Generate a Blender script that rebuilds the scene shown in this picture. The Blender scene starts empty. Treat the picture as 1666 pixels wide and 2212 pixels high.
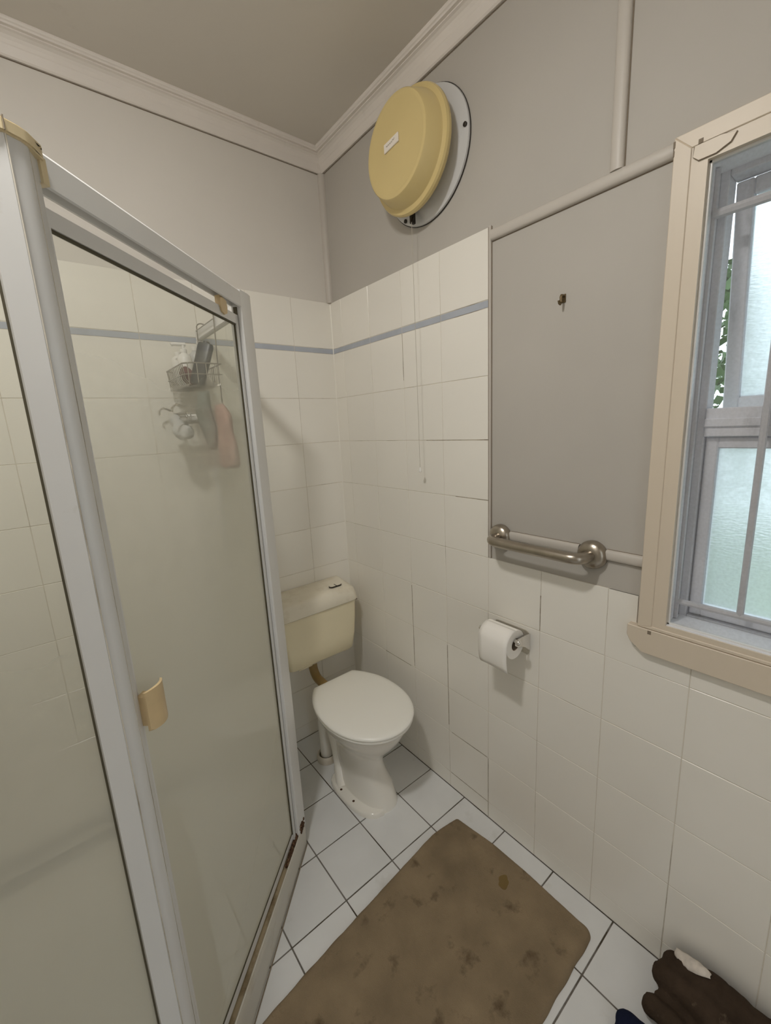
import bpy, bmesh, math, random
from mathutils import Vector, Matrix
random.seed(7)
PI = math.pi
SC = bpy.context.scene
COL = SC.collection

# ------------------------------------------------------------------ camera
cam_d = bpy.data.cameras.new('camera'); cam = bpy.data.objects.new('camera', cam_d); COL.objects.link(cam)
RX = Vector((0.77563756, -0.62926483, -0.04911368))
DN = Vector((-0.16401677, -0.12580492, -0.97840259))
FW = Vector((0.60949560, 0.76694126, -0.20078901))
cm = Matrix((( RX.x, -DN.x, -FW.x, -1.12774), (RX.y, -DN.y, -FW.y, -1.7486), (RX.z, -DN.z, -FW.z, 1.53116), (0, 0, 0, 1)))
cam.matrix_world = cm
cam_d.sensor_fit = 'HORIZONTAL'; cam_d.sensor_width = 36.0; cam_d.lens = 906.15 / 1666 * 36.0
cam_d.clip_start = 0.02
SC.camera = cam

# ------------------------------------------------------------------ world, exposure
SC.view_settings.view_transform = 'Standard'; SC.view_settings.look = 'None'
SC.view_settings.gamma = 1.0; SC.view_settings.use_curve_mapping = False
SC.view_settings.exposure = 0.0
SC.cycles.max_bounces = 12; SC.cycles.diffuse_bounces = 6; SC.cycles.transmission_bounces = 10
SC.cycles.transparent_max_bounces = 16; SC.cycles.caustics_refractive = False; SC.cycles.caustics_reflective = False
SC.cycles.sample_clamp_indirect = 4.0
SC.cycles.use_denoising = True
W = bpy.data.worlds.new('overcast_sky'); SC.world = W; W.use_nodes = True
bg = W.node_tree.nodes['Background']
bg.inputs[0].default_value = (0.80, 0.91, 1.0, 1); bg.inputs[1].default_value = 2.6      # even overcast sky
BULB_STRENGTH = 222.0
BULB_COLOR = (1.0, 0.98, 0.945, 1)
BULB_POS = (-1.21, -1.17, 2.60)

# ------------------------------------------------------------------ materials
def mat(name, color, rough=0.5, metal=0.0, spec=0.5, var=0.0, vscale=6.0, bump=0.0, bscale=80.0, dirt=None, dscale=5.0, dlo=0.55, dhi=0.75, rnd=0.0, coat=0.0, emit=None, estr=0.0, stretch=None):
    m = bpy.data.materials.new(name); m.use_nodes = True; nt = m.node_tree; N = nt.nodes; L = nt.links
    b = N['Principled BSDF']
    b.inputs['Roughness'].default_value = rough; b.inputs['Metallic'].default_value = metal
    b.inputs['Specular IOR Level'].default_value = spec; b.inputs['Coat Weight'].default_value = coat
    b.inputs['Base Color'].default_value = (*color, 1)
    if emit:
        b.inputs['Emission Color'].default_value = emit; b.inputs['Emission Strength'].default_value = estr
    tc = N.new('ShaderNodeTexCoord'); geo = N.new('ShaderNodeNewGeometry')
    vec = geo.outputs['Position']
    if stretch:
        mp = N.new('ShaderNodeMapping'); mp.inputs['Scale'].default_value = stretch; L.new(vec, mp.inputs['Vector']); vec = mp.outputs['Vector']
    cur = None
    if var or dirt or rnd:
        rgb = N.new('ShaderNodeRGB'); rgb.outputs[0].default_value = (*color, 1); cur = rgb.outputs[0]
    if rnd:
        oi = N.new('ShaderNodeObjectInfo'); mr = N.new('ShaderNodeMapRange'); L.new(oi.outputs['Random'], mr.inputs['Value'])
        mr.inputs['To Min'].default_value = 1 - rnd; mr.inputs['To Max'].default_value = 1 + rnd
        hs = N.new('ShaderNodeHueSaturation'); L.new(cur, hs.inputs['Color']); L.new(mr.outputs[0], hs.inputs['Value']); cur = hs.outputs[0]
    if var:
        nz = N.new('ShaderNodeTexNoise'); nz.inputs['Scale'].default_value = vscale; nz.inputs['Detail'].default_value = 5; L.new(vec, nz.inputs['Vector'])
        mr = N.new('ShaderNodeMapRange'); L.new(nz.outputs['Fac'], mr.inputs['Value']); mr.inputs['From Min'].default_value = 0.3; mr.inputs['From Max'].default_value = 0.7
        mr.inputs['To Min'].default_value = 1 - var; mr.inputs['To Max'].default_value = 1 + var
        hs = N.new('ShaderNodeHueSaturation'); L.new(cur, hs.inputs['Color']); L.new(mr.outputs[0], hs.inputs['Value']); cur = hs.outputs[0]
    if dirt:
        nz = N.new('ShaderNodeTexNoise'); nz.inputs['Scale'].default_value = dscale; nz.inputs['Detail'].default_value = 6; nz.inputs['Roughness'].default_value = 0.62
        L.new(vec, nz.inputs['Vector'])
        mr = N.new('ShaderNodeMapRange'); L.new(nz.outputs['Fac'], mr.inputs['Value']); mr.inputs['From Min'].default_value = dlo; mr.inputs['From Max'].default_value = dhi
        mx = N.new('ShaderNodeMixRGB'); L.new(mr.outputs[0], mx.inputs[0]); L.new(cur, mx.inputs[1]); mx.inputs[2].default_value = (*dirt, 1); cur = mx.outputs[0]
    if cur: L.new(cur, b.inputs['Base Color'])
    if bump:
        nz = N.new('ShaderNodeTexNoise'); nz.inputs['Scale'].default_value = bscale; nz.inputs['Detail'].default_value = 4; L.new(vec, nz.inputs['Vector'])
        bp_ = N.new('ShaderNodeBump'); bp_.inputs['Strength'].default_value = bump; bp_.inputs['Distance'].default_value = 0.002
        L.new(nz.outputs['Fac'], bp_.inputs['Height']); L.new(bp_.outputs[0], b.inputs['Normal'])
    return m

TILE = (0.868, 0.838, 0.772)
M = {}
M['tile'] = mat('glazed_wall_tile', TILE, rough=0.22, spec=0.45, var=0.015, vscale=3, rnd=0.018, bump=0.03, bscale=25)
M['border'] = mat('blue_border_tile', (0.44, 0.47, 0.53), rough=0.25, var=0.06, vscale=14)
M['grout'] = mat('wall_grout', (0.70, 0.65, 0.56), rough=0.9, dirt=(0.20, 0.15, 0.09), dscale=4.5, dlo=0.52, dhi=0.74)
M['stainj'] = mat('stained_grout', (0.50, 0.44, 0.35), rough=0.95, dirt=(0.15, 0.10, 0.05), dscale=14, dlo=0.42, dhi=0.62)
M['ftile'] = mat('blue_grey_floor_tile', (0.76, 0.765, 0.765), rough=0.32, var=0.05, vscale=5, rnd=0.03, bump=0.05, bscale=30, dirt=(0.58, 0.575, 0.54), dscale=7, dlo=0.6, dhi=0.85)
M['fgrout'] = mat('floor_grout', (0.20, 0.185, 0.165), rough=0.9, dirt=(0.07, 0.055, 0.035), dscale=8, dlo=0.45, dhi=0.6)
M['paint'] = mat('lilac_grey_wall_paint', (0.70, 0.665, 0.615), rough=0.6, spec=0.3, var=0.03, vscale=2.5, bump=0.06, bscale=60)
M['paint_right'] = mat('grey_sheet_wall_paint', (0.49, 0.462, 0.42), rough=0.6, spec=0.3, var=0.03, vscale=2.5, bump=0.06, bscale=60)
M['ceil'] = mat('ceiling_paint', (0.66, 0.62, 0.56), rough=0.8, spec=0.2, var=0.03, vscale=2, dirt=(0.42, 0.38, 0.33), dscale=3.2, dlo=0.6, dhi=0.95)
M['trim'] = mat('gloss_trim_paint', (0.76, 0.71, 0.66), rough=0.38, var=0.03, vscale=5, dirt=(0.5, 0.43, 0.36), dscale=9, dlo=0.62, dhi=0.9)
M['batten'] = mat('batten_paint', (0.555, 0.515, 0.465), rough=0.45, var=0.03, vscale=5)
M['gap'] = mat('dusty_shaded_gap', (0.24, 0.195, 0.145), rough=0.95)  # dirt and open cracks, also the painted shade below the cistern lid
M['cream'] = mat('cream_window_timber_paint', (0.69, 0.60, 0.485), rough=0.42, var=0.05, vscale=4, bump=0.05, bscale=30, stretch=(1, 1, 0.3))
M['white_al'] = mat('white_powdercoated_aluminium', (0.74, 0.735, 0.72), rough=0.30, var=0.02, vscale=6, dirt=(0.50, 0.46, 0.38), dscale=11, dlo=0.66, dhi=0.9)
M['seal'] = mat('mouldy_rubber_seal', (0.085, 0.072, 0.04), rough=0.7)
M['tanp'] = mat('yellowed_plastic', (0.72, 0.60, 0.38), rough=0.35, var=0.05, vscale=20)
M['handle'] = mat('yellowed_handle', (0.66, 0.50, 0.28), rough=0.3, var=0.05, vscale=30)
M['rust'] = mat('rust', (0.075, 0.035, 0.016), rough=0.95, dirt=(0.30, 0.19, 0.10), dscale=70, dlo=0.56, dhi=0.7, bump=0.6, bscale=200)
M['hob'] = mat('stained_hob', (0.60, 0.57, 0.50), rough=0.4, dirt=(0.42, 0.34, 0.22), dscale=10, dlo=0.55, dhi=0.85)
M['brownrail'] = mat('stained_track', (0.42, 0.34, 0.22), rough=0.5, dirt=(0.16, 0.11, 0.05), dscale=14, dlo=0.5, dhi=0.7)
M['china'] = mat('vitreous_china', (0.88, 0.85, 0.785), rough=0.12, spec=0.55, coat=0.3)
M['seatp'] = mat('white_seat_plastic', (0.93, 0.915, 0.86), rough=0.28, spec=0.45)
M['cist'] = mat('yellowed_cistern_plastic', (0.80, 0.72, 0.52), rough=0.35, var=0.04, vscale=5)
M['cistlid'] = mat('cistern_lid_plastic', (0.82, 0.765, 0.64), rough=0.35, var=0.05, vscale=7, dirt=(0.62, 0.54, 0.4), dscale=9, dlo=0.5, dhi=0.8)
M['brownpipe'] = mat('brown_stained_pipe', (0.34, 0.23, 0.09), rough=0.45, var=0.15, vscale=20)
M['pvc'] = mat('cream_pvc', (0.70, 0.64, 0.55), rough=0.35)
M['steel'] = mat('worn_stainless_steel', (0.44, 0.395, 0.335), rough=0.28, metal=1.0, var=0.08, vscale=30)
M['chrome'] = mat('chrome', (0.80, 0.78, 0.75), rough=0.12, metal=1.0)
M['plate'] = mat('pitted_chrome_plate', (0.62, 0.58, 0.50), rough=0.38, metal=0.6, var=0.12, vscale=60)
M['brass'] = mat('dark_aged_brass', (0.16, 0.115, 0.06), rough=0.4, metal=0.7)
M['paper'] = mat('toilet_paper', (0.93, 0.90, 0.85), rough=0.95, spec=0.1, bump=0.15, bscale=120)
M['card'] = mat('cardboard_core', (0.42, 0.33, 0.24), rough=0.9)
M['yellow'] = mat('yellow_fan_plastic', (0.65, 0.515, 0.24), rough=0.27, var=0.02, vscale=5)
M['yellow_side'] = M['yellow']
M['enamel'] = mat('white_enamel', (0.66, 0.66, 0.66), rough=0.15, coat=0.4)
M['darkm'] = mat('dark_metal', (0.045, 0.038, 0.03), rough=0.5, metal=0.4)
M['labelw'] = mat('label_white', (0.80, 0.74, 0.66), rough=0.4)
M['ink'] = mat('label_ink', (0.36, 0.32, 0.26), rough=0.6)
M['cord'] = mat('pull_cord', (0.50, 0.46, 0.39), rough=0.8)
M['mat'] = mat('brown_bath_mat', (0.27, 0.205, 0.13), rough=1.0, spec=0.05, var=0.18, vscale=9, dirt=(0.12, 0.085, 0.052), dscale=13, dlo=0.58, dhi=0.74, bump=1.0, bscale=420)
M['matstain'] = mat('mat_stain', (0.21, 0.145, 0.06), rough=1.0, spec=0.05, bump=1.0, bscale=420)
M['towel'] = mat('dark_brown_cloth', (0.055, 0.038, 0.026), rough=0.95, spec=0.1, var=0.25, vscale=18, bump=0.8, bscale=250, dirt=(0.15, 0.115, 0.08), dscale=22, dlo=0.62, dhi=0.74)
M['navy'] = mat('navy_cloth', (0.011, 0.015, 0.036), rough=0.95, spec=0.1, bump=0.6, bscale=250)
M['scrap'] = mat('pale_patch', (0.66, 0.60, 0.54), rough=0.8, var=0.15, vscale=60)
M['winframe'] = mat('weathered_window_timber', (0.68, 0.68, 0.72), rough=0.6, var=0.10, vscale=12, bump=0.3, bscale=40, stretch=(1, 1, 0.35), dirt=(0.36, 0.36, 0.38), dscale=16, dlo=0.58, dhi=0.8)
M['reveal'] = mat('reveal_white_paint', (0.84, 0.84, 0.87), rough=0.4, var=0.04, vscale=8)
M['grille'] = mat('grille_paint', (0.55, 0.54, 0.56), rough=0.4, var=0.06, vscale=20)
M['leaf'] = mat('leaf_green', (0.10, 0.20, 0.06), rough=0.5, rnd=0.2, var=0.35, vscale=9)
M['stem'] = mat('stem_brown', (0.16, 0.11, 0.07), rough=0.9)
M['grass'] = mat('garden_ground', (0.12, 0.18, 0.07), rough=1.0, var=0.3, vscale=3)
M['paving'] = mat('pale_paving', (0.45, 0.44, 0.42), rough=0.9, var=0.1, vscale=3)
M['fence'] = mat('pale_fence_paint', (0.62, 0.66, 0.66), rough=0.8, var=0.06, vscale=3)
M['base'] = mat('shower_tray', (0.50, 0.49, 0.40), rough=0.45, var=0.05, vscale=5)
M['bottle_w'] = mat('white_bottle', (0.80, 0.78, 0.74), rough=0.35)
M['bottle_g'] = mat('grey_bottle', (0.55, 0.55, 0.54), rough=0.35)
M['black'] = mat('black_plastic', (0.035, 0.038, 0.038), rough=0.4)
M['maroon'] = mat('maroon_mesh', (0.16, 0.07, 0.065), rough=0.9, bump=0.8, bscale=150)
M['ggreen'] = mat('grey_green_cloth', (0.17, 0.19, 0.165), rough=0.95, var=0.1, vscale=30)
M['pinkb'] = mat('faded_pink_cloth', (0.40, 0.25, 0.205), rough=0.95, var=0.10, vscale=25, bump=0.5, bscale=200)
M['wire'] = mat('caddy_wire', (0.42, 0.40, 0.36), rough=0.3, metal=0.9)
M['bulb'] = mat('lit_bulb', (1, 1, 1), emit=BULB_COLOR, estr=BULB_STRENGTH)

def schlick(N, L, f0=0.04, fmax=1.0):
    """reflectance of a thin pane, the same from either side"""
    lw = N.new('ShaderNodeLayerWeight'); lw.inputs['Blend'].default_value = 0.5
    p = N.new('ShaderNodeMath'); p.operation = 'POWER'; L.new(lw.outputs['Facing'], p.inputs[0]); p.inputs[1].default_value = 5.0
    a = N.new('ShaderNodeMath'); a.operation = 'MULTIPLY_ADD'; L.new(p.outputs[0], a.inputs[0]); a.inputs[1].default_value = fmax - f0; a.inputs[2].default_value = f0
    return a.outputs[0]

def glass_scum(lift=0.0):
    """clear shower glass under a film of soap scum that thickens towards the tray"""
    m = bpy.data.materials.new('soap_filmed_glass'); m.use_nodes = True; nt = m.node_tree; N = nt.nodes; L = nt.links
    N.clear(); out = N.new('ShaderNodeOutputMaterial')
    geo = N.new('ShaderNodeNewGeometry'); sep = N.new('ShaderNodeSeparateXYZ'); L.new(geo.outputs['Position'], sep.inputs[0])
    nz = N.new('ShaderNodeTexNoise'); nz.inputs['Scale'].default_value = 2.6; nz.inputs['Detail'].default_value = 4; L.new(geo.outputs['Position'], nz.inputs['Vector'])
    ad = N.new('ShaderNodeMath'); ad.operation = 'MULTIPLY_ADD'; L.new(nz.outputs['Fac'], ad.inputs[0]); ad.inputs[1].default_value = 0.35; L.new(sep.outputs['Z'], ad.inputs[2])
    # film amount
    cr = N.new('ShaderNodeValToRGB'); mr = N.new('ShaderNodeMapRange'); L.new(ad.outputs[0], mr.inputs['Value']); mr.inputs['From Min'].default_value = 0.2 - lift; mr.inputs['From Max'].default_value = 2.05 - lift
    L.new(mr.outputs[0], cr.inputs[0]); e = cr.color_ramp.elements
    e[0].position = 0.0; e[0].color = (0.93, 0.93, 0.93, 1); e[1].position = 1.0; e[1].color = (0.07, 0.07, 0.07, 1)
    for p, v in ((0.35, 0.87), (0.58, 0.70), (0.69, 0.54), (0.78, 0.40), (0.85, 0.21), (0.93, 0.10)):
        q = e.new(p); q.color = (v, v, v, 1)
    # blur of what is behind
    rr = N.new('ShaderNodeValToRGB'); L.new(mr.outputs[0], rr.inputs[0]); e = rr.color_ramp.elements
    e[0].position = 0.0; e[0].color = (0.9, 0.9, 0.9, 1); e[1].position = 1.0; e[1].color = (0.0, 0.0, 0.0, 1)
    for p, v in ((0.45, 0.95), (0.62, 0.75), (0.74, 0.42), (0.83, 0.16), (0.93, 0.02)):
        q = e.new(p); q.color = (v, v, v, 1)
    tr = N.new('ShaderNodeBsdfTransparent'); tr.inputs[0].default_value = (0.93, 0.94, 0.90, 1)
    rf = N.new('ShaderNodeBsdfRefraction'); rf.inputs['IOR'].default_value = 1.06; rf.inputs['Roughness'].default_value = 0.50; rf.inputs['Color'].default_value = (0.93, 0.94, 0.90, 1)
    m1 = N.new('ShaderNodeMixShader'); L.new(rr.outputs[0], m1.inputs[0]); L.new(tr.outputs[0], m1.inputs[1]); L.new(rf.outputs[0], m1.inputs[2])
    df = N.new('ShaderNodeBsdfDiffuse'); df.inputs[0].default_value = (0.80, 0.79, 0.705, 1)
    tl = N.new('ShaderNodeBsdfTranslucent'); tl.inputs[0].default_value = (0.80, 0.79, 0.68, 1)
    m2 = N.new('ShaderNodeMixShader'); m2.inputs[0].default_value = 0.45; L.new(df.outputs[0], m2.inputs[1]); L.new(tl.outputs[0], m2.inputs[2])
    m3 = N.new('ShaderNodeMixShader'); L.new(cr.outputs[0], m3.inputs[0]); L.new(m1.outputs[0], m3.inputs[1]); L.new(m2.outputs[0], m3.inputs[2])
    gl = N.new('ShaderNodeBsdfGlossy'); gl.inputs['Roughness'].default_value = 0.05
    m4 = N.new('ShaderNodeMixShader'); L.new(schlick(N, L, 0.03, 0.9), m4.inputs[0]); L.new(m3.outputs[0], m4.inputs[1]); L.new(gl.outputs[0], m4.inputs[2])
    L.new(m4.outputs[0], out.inputs[0]); return m
M['scum'] = glass_scum(); M['scum_side'] = glass_scum(0.38)

def glass_obscure():
    """obscured (hammered) window glass: blurs and scatters the daylight"""
    m = bpy.data.materials.new('obscure_glass'); m.use_nodes = True; nt = m.node_tree; N = nt.nodes; L = nt.links
    N.clear(); out = N.new('ShaderNodeOutputMaterial'); geo = N.new('ShaderNodeNewGeometry')
    mp = N.new('ShaderNodeMapping'); mp.inputs['Scale'].default_value = (1, 0.45, 1.6); L.new(geo.outputs['Position'], mp.inputs['Vector'])
    nz = N.new('ShaderNodeTexNoise'); nz.inputs['Scale'].default_value = 150; nz.inputs['Detail'].default_value = 3; L.new(mp.outputs[0], nz.inputs['Vector'])
    bp_ = N.new('ShaderNodeBump'); bp_.inputs['Strength'].default_value = 0.7; bp_.inputs['Distance'].default_value = 0.003; L.new(nz.outputs['Fac'], bp_.inputs['Height'])
    rf = N.new('ShaderNodeBsdfRefraction'); rf.inputs['IOR'].default_value = 1.20; rf.inputs['Roughness'].default_value = 0.55; rf.inputs['Color'].default_value = (0.90, 0.96, 0.97, 1)
    L.new(bp_.outputs[0], rf.inputs['Normal'])
    tl = N.new('ShaderNodeBsdfTranslucent'); tl.inputs[0].default_value = (0.76, 0.83, 0.84, 1)
    tr = N.new('ShaderNodeBsdfTransparent'); tr.inputs[0].default_value = (0.9, 0.95, 0.96, 1)
    m0 = N.new('ShaderNodeMixShader'); m0.inputs[0].default_value = 0.08; L.new(rf.outputs[0], m0.inputs[1]); L.new(tr.outputs[0], m0.inputs[2])
    m1 = N.new('ShaderNodeMixShader'); m1.inputs[0].default_value = 0.50; L.new(m0.outputs[0], m1.inputs[1]); L.new(tl.outputs[0], m1.inputs[2])
    gl = N.new('ShaderNodeBsdfGlossy'); gl.inputs['Roughness'].default_value = 0.25
    m2 = N.new('ShaderNodeMixShader'); m2.inputs[0].default_value = 0.05; L.new(m1.outputs[0], m2.inputs[1]); L.new(gl.outputs[0], m2.inputs[2])
    L.new(m2.outputs[0], out.inputs[0]); return m
M['obscure'] = glass_obscure()

def fly_screen():
    """fine grey insect mesh, too fine to build strand by strand"""
    m = bpy.data.materials.new('insect_mesh'); m.use_nodes = True; nt = m.node_tree; N = nt.nodes; L = nt.links
    N.clear(); out = N.new('ShaderNodeOutputMaterial')
    tr = N.new('ShaderNodeBsdfTransparent'); df = N.new('ShaderNodeBsdfDiffuse'); df.inputs[0].default_value = (0.50, 0.51, 0.54, 1)
    geo = N.new('ShaderNodeNewGeometry'); nz = N.new('ShaderNodeTexNoise'); nz.inputs['Scale'].default_value = 160; nz.inputs['Detail'].default_value = 2; L.new(geo.outputs['Position'], nz.inputs['Vector'])
    mr = N.new('ShaderNodeMapRange'); L.new(nz.outputs['Fac'], mr.inputs['Value']); mr.inputs['From Min'].default_value = 0.3; mr.inputs['From Max'].default_value = 0.7; mr.inputs['To Min'].default_value = 0.15; mr.inputs['To Max'].default_value = 0.23
    m0 = N.new('ShaderNodeMixShader'); L.new(mr.outputs[0], m0.inputs[0]); L.new(tr.outputs[0], m0.inputs[1]); L.new(df.outputs[0], m0.inputs[2])
    L.new(m0.outputs[0], out.inputs[0]); return m
M['screen'] = fly_screen()

# ------------------------------------------------------------------ helpers
def box(bm, x0, x1, y0, y1, z0, z1, bev=0.0, seg=1):
    x0, x1 = sorted((x0, x1)); y0, y1 = sorted((y0, y1)); z0, z1 = sorted((z0, z1))
    g = bmesh.ops.create_cube(bm, size=1.0)
    vs = g['verts']
    for v in vs:
        v.co = Vector(((x0 + x1) / 2 + v.co.x * (x1 - x0), (y0 + y1) / 2 + v.co.y * (y1 - y0), (z0 + z1) / 2 + v.co.z * (z1 - z0)))
    if bev:
        es = list({e for v in vs for e in v.link_edges})
        bmesh.ops.bevel(bm, geom=es, offset=bev, segments=seg, affect='EDGES', profile=0.5)
    return vs

def prism(bm, pts, a, b, to3):
    """closed polygon pts (u,v) extruded from a to b; to3(u,v,w)->Vector"""
    A = [bm.verts.new(to3(u, v, a)) for u, v in pts]; B = [bm.verts.new(to3(u, v, b)) for u, v in pts]
    n = len(pts)
    for i in range(n): bm.faces.new((A[i], A[(i + 1) % n], B[(i + 1) % n], B[i]))
    bm.faces.new(A[::-1]); bm.faces.new(B)

def sweep(bm, path, rad, n=10, cap=True, flat=1.0):
    P = [Vector(p) for p in path]
    if not isinstance(rad, (list, tuple)): rad = [rad] * len(P)
    T = []
    for i in range(len(P)):
        t = (P[min(i + 1, len(P) - 1)] - P[max(i - 1, 0)]).normalized(); T.append(t)
    up = Vector((0, 0, 1)) if abs(T[0].z) < 0.9 else Vector((1, 0, 0))
    u = T[0].cross(up).normalized(); rings = []
    for i, p in enumerate(P):
        u = (u - T[i] * u.dot(T[i])).normalized(); v = T[i].cross(u)
        rings.append([bm.verts.new(p + (u * math.cos(2 * PI * k / n) + v * math.sin(2 * PI * k / n) * flat) * rad[i]) for k in range(n)])
    for a, b in zip(rings, rings[1:]):
        for k in range(n): bm.faces.new((a[k], a[(k + 1) % n], b[(k + 1) % n], b[k]))
    if cap: bm.faces.new(rings[0][::-1]); bm.faces.new(rings[-1])

def lathe(bm, prof, org, axis='x', n=48, capends=True):
    """prof: list of (radius, distance along axis)"""
    rings = []
    for r, d in prof:
        ring = []
        for k in range(n):
            c, s = r * math.cos(2 * PI * k / n), r * math.sin(2 * PI * k / n)
            p = {'x': (d, c, s), 'y': (c, d, s), 'z': (c, s, d)}[axis]
            ring.append(bm.verts.new(Vector(org) + Vector(p)))
        rings.append(ring)
    for a, b in zip(rings, rings[1:]):
        for k in range(n): bm.faces.new((a[k], a[(k + 1) % n], b[(k + 1) % n], b[k]))
    if capends: bm.faces.new(rings[0][::-1]); bm.faces.new(rings[-1])

def loft(bm, rings, capb=True, capt=True):
    R = [[bm.verts.new(Vector(p)) for p in r] for r in rings]; n = len(R[0])
    for a, b in zip(R, R[1:]):
        for k in range(n): bm.faces.new((a[k], a[(k + 1) % n], b[(k + 1) % n], b[k]))
    if capb: bm.faces.new(R[0][::-1])
    if capt: bm.faces.new(R[-1])

def mesh_of(name, bm, m, smooth=False, angle=40):
    bmesh.ops.recalc_face_normals(bm, faces=bm.faces)
    me = bpy.data.meshes.new(name); bm.to_mesh(me); bm.free()
    ms = m if isinstance(m, (list, tuple)) else [m]
    for x in ms: me.materials.append(x)
    if smooth:
        for p in me.polygons: p.use_smooth = True
        try: me.set_sharp_from_angle(angle=math.radians(angle))
        except Exception: pass
    return me

def put(o, parent=None, label=None, cat=None, group=None, kind=None):
    COL.objects.link(o)
    if parent is not None:
        o.parent = parent
        o.matrix_parent_inverse = wm(parent).inverted()
    if label: o['label'] = label
    if cat: o['category'] = cat
    if group: o['group'] = group
    if kind: o['kind'] = kind
    return o

def wm(o):
    m = Matrix.Translation(o.location) @ o.rotation_euler.to_matrix().to_4x4()
    if o.parent is not None: m = wm(o.parent) @ o.matrix_parent_inverse @ m
    return m

def obj(name, bm, m, parent=None, smooth=False, angle=40, **kw):
    return put(bpy.data.objects.new(name, mesh_of(name, bm, m, smooth, angle)), parent, **kw)

def empty(name, loc, **kw):
    o = bpy.data.objects.new(name, None); o.location = loc; o.empty_display_size = 0.05
    return put(o, **kw)

def B(): return bmesh.new()

def sheet(bm, pts):
    """a pane modelled as one sheet, so daylight scatters through it once"""
    bm.faces.new([bm.verts.new(p) for p in pts])

# ------------------------------------------------------------------ room shell
XL, YF, ZC = -1.6, -2.6, 2.675           # left wall, wall behind the viewer, ceiling
T0, TZ = 0.2, 0.0702                     # tile pitch, top of the cut bottom row
ROWS = [(0.0, TZ)] + [(TZ + T0 * i, TZ + T0 * (i + 1)) for i in range(9)]
ZB0, ZB1, ZT = 1.8702, 1.8925, 2.0897    # border strip, top of tiling
WY0, WY1, WZ0, WZ1 = -1.418, -2.03, 1.012, 2.024     # window opening
J = 0.0009

tile_cache = {}
def tile_mesh(w, h, kind):
    k = (round(w, 4), round(h, 4), kind)
    if k not in tile_cache:
        bm = B(); box(bm, 0, w, 0, h, -0.0045, 0.0, bev=0.0009)
        # keep only a cheap slab with an eased face
        tile_cache[k] = mesh_of({'tile': 'wall_tile', 'border': 'border_tile', 'ftile': 'floor_tile'}[kind], bm, M[kind])
    return tile_cache[k]

def tile(wall, kind, org, ux, uy, w, h):
    """tile lying in the plane spanned by ux, uy with normal ux x uy"""
    nm = {'tile': 'wall_tile', 'border': 'border_tile', 'ftile': 'floor_tile'}[kind]
    o = bpy.data.objects.new(nm, tile_mesh(w, h, kind))
    n = Vector(ux).cross(Vector(uy)); r = Matrix((Vector(ux), Vector(uy), n)).transposed()
    # minute unevenness of a hand-laid wall
    tilt = Matrix.Rotation(random.uniform(-1, 1) * 0.0016, 3, 'X') @ Matrix.Rotation(random.uniform(-1, 1) * 0.0016, 3, 'Y')
    o.rotation_euler = (r @ tilt).to_euler(); o.location = Vector(org) + n * random.uniform(-0.0002, 0.0002)
    put(o, wall)
    return o

# back wall (y = 0)
bm = B(); box(bm, XL - 0.1, 0.1, 0.004, 0.1, 0, ZC + 0.05)
wall_back = obj('wall_back', bm, M['paint'], kind='structure')
bm = B(); box(bm, XL, 0.0008, 0.0012, 0.0042, 0, ZT); obj('grout', bm, M['grout'], wall_back)
cols = [(-T0 * (i + 1), -T0 * i) for i in range(8)]
for x0, x1 in cols:
    if x1 == 0: x1 = J * 0.9
    for z0, z1 in ROWS: tile(wall_back, 'tile', (x0 + J, 0, z0 + J), (1, 0, 0), (0, 0, 1), x1 - x0 - 2 * J, z1 - z0 - 2 * J)
    tile(wall_back, 'border', (x0 + J, 0, ZB0 + J), (1, 0, 0), (0, 0, 1), x1 - x0 - 2 * J, ZB1 - ZB0 - 2 * J)
    tile(wall_back, 'tile', (x0 + J, 0, ZB1 + J), (1, 0, 0), (0, 0, 1), x1 - x0 - 2 * J, ZT - ZB1 - J)

bm = B(); prism(bm, [(0.001, 0.001), (-0.0028, -0.0001), (-0.0001, -0.0028)], 0.0, ZT, lambda u, v, w: Vector((u, v, w))); obj('corner_sealant', bm, M['tile'], wall_back)

# right wall (x = 0) with the window opening
bm = B()
box(bm, 0.004, 0.12, 0.1, WY0, 0, ZC + 0.05); box(bm, 0.004, 0.12, WY1, YF - 0.1, 0, ZC + 0.05)
box(bm, 0.004, 0.12, WY0, WY1, 0, WZ0); box(bm, 0.004, 0.12, WY0, WY1, WZ1, ZC + 0.05)
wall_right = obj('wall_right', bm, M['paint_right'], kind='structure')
YE = -0.884
bm = B(); box(bm, 0.0012, 0.0042, 0.0, YE, 0, ZT); box(bm, 0.0012, 0.0042, YE, -1.357, 0, ZB0 - 0.8); box(bm, 0.0012, 0.0042, -1.357, YF, 0, 0.93)
obj('grout', bm, M['grout'], wall_right)
ycols = [(0.0, YE + 4 * T0)] + [(YE + T0 * (4 - i), YE + T0 * (3 - i)) for i in range(4)]
def rtile(kind, ya, yb, z0, z1):   # ya > yb
    return tile(wall_right, kind, (0, ya - J, z0), (0, -1, 0), (0, 0, 1), ya - yb - 2 * J, z1 - z0)
for ya, yb in ycols:
    for z0, z1 in ROWS: rtile('tile', ya, yb, z0 + J, z1 - J)
    rtile('tile', ya, yb, ZB1 + J, ZT)
bys = [0.0] + [YE + 0.2 * k for k in (3, 2, 1, 0)]
for ya, yb in ((0, -0.284), (-0.284, -0.484), (-0.484, -0.684), (-0.684, YE)): rtile('border', ya, yb, ZB0 + J, ZB1 - J)
y = YE
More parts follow.
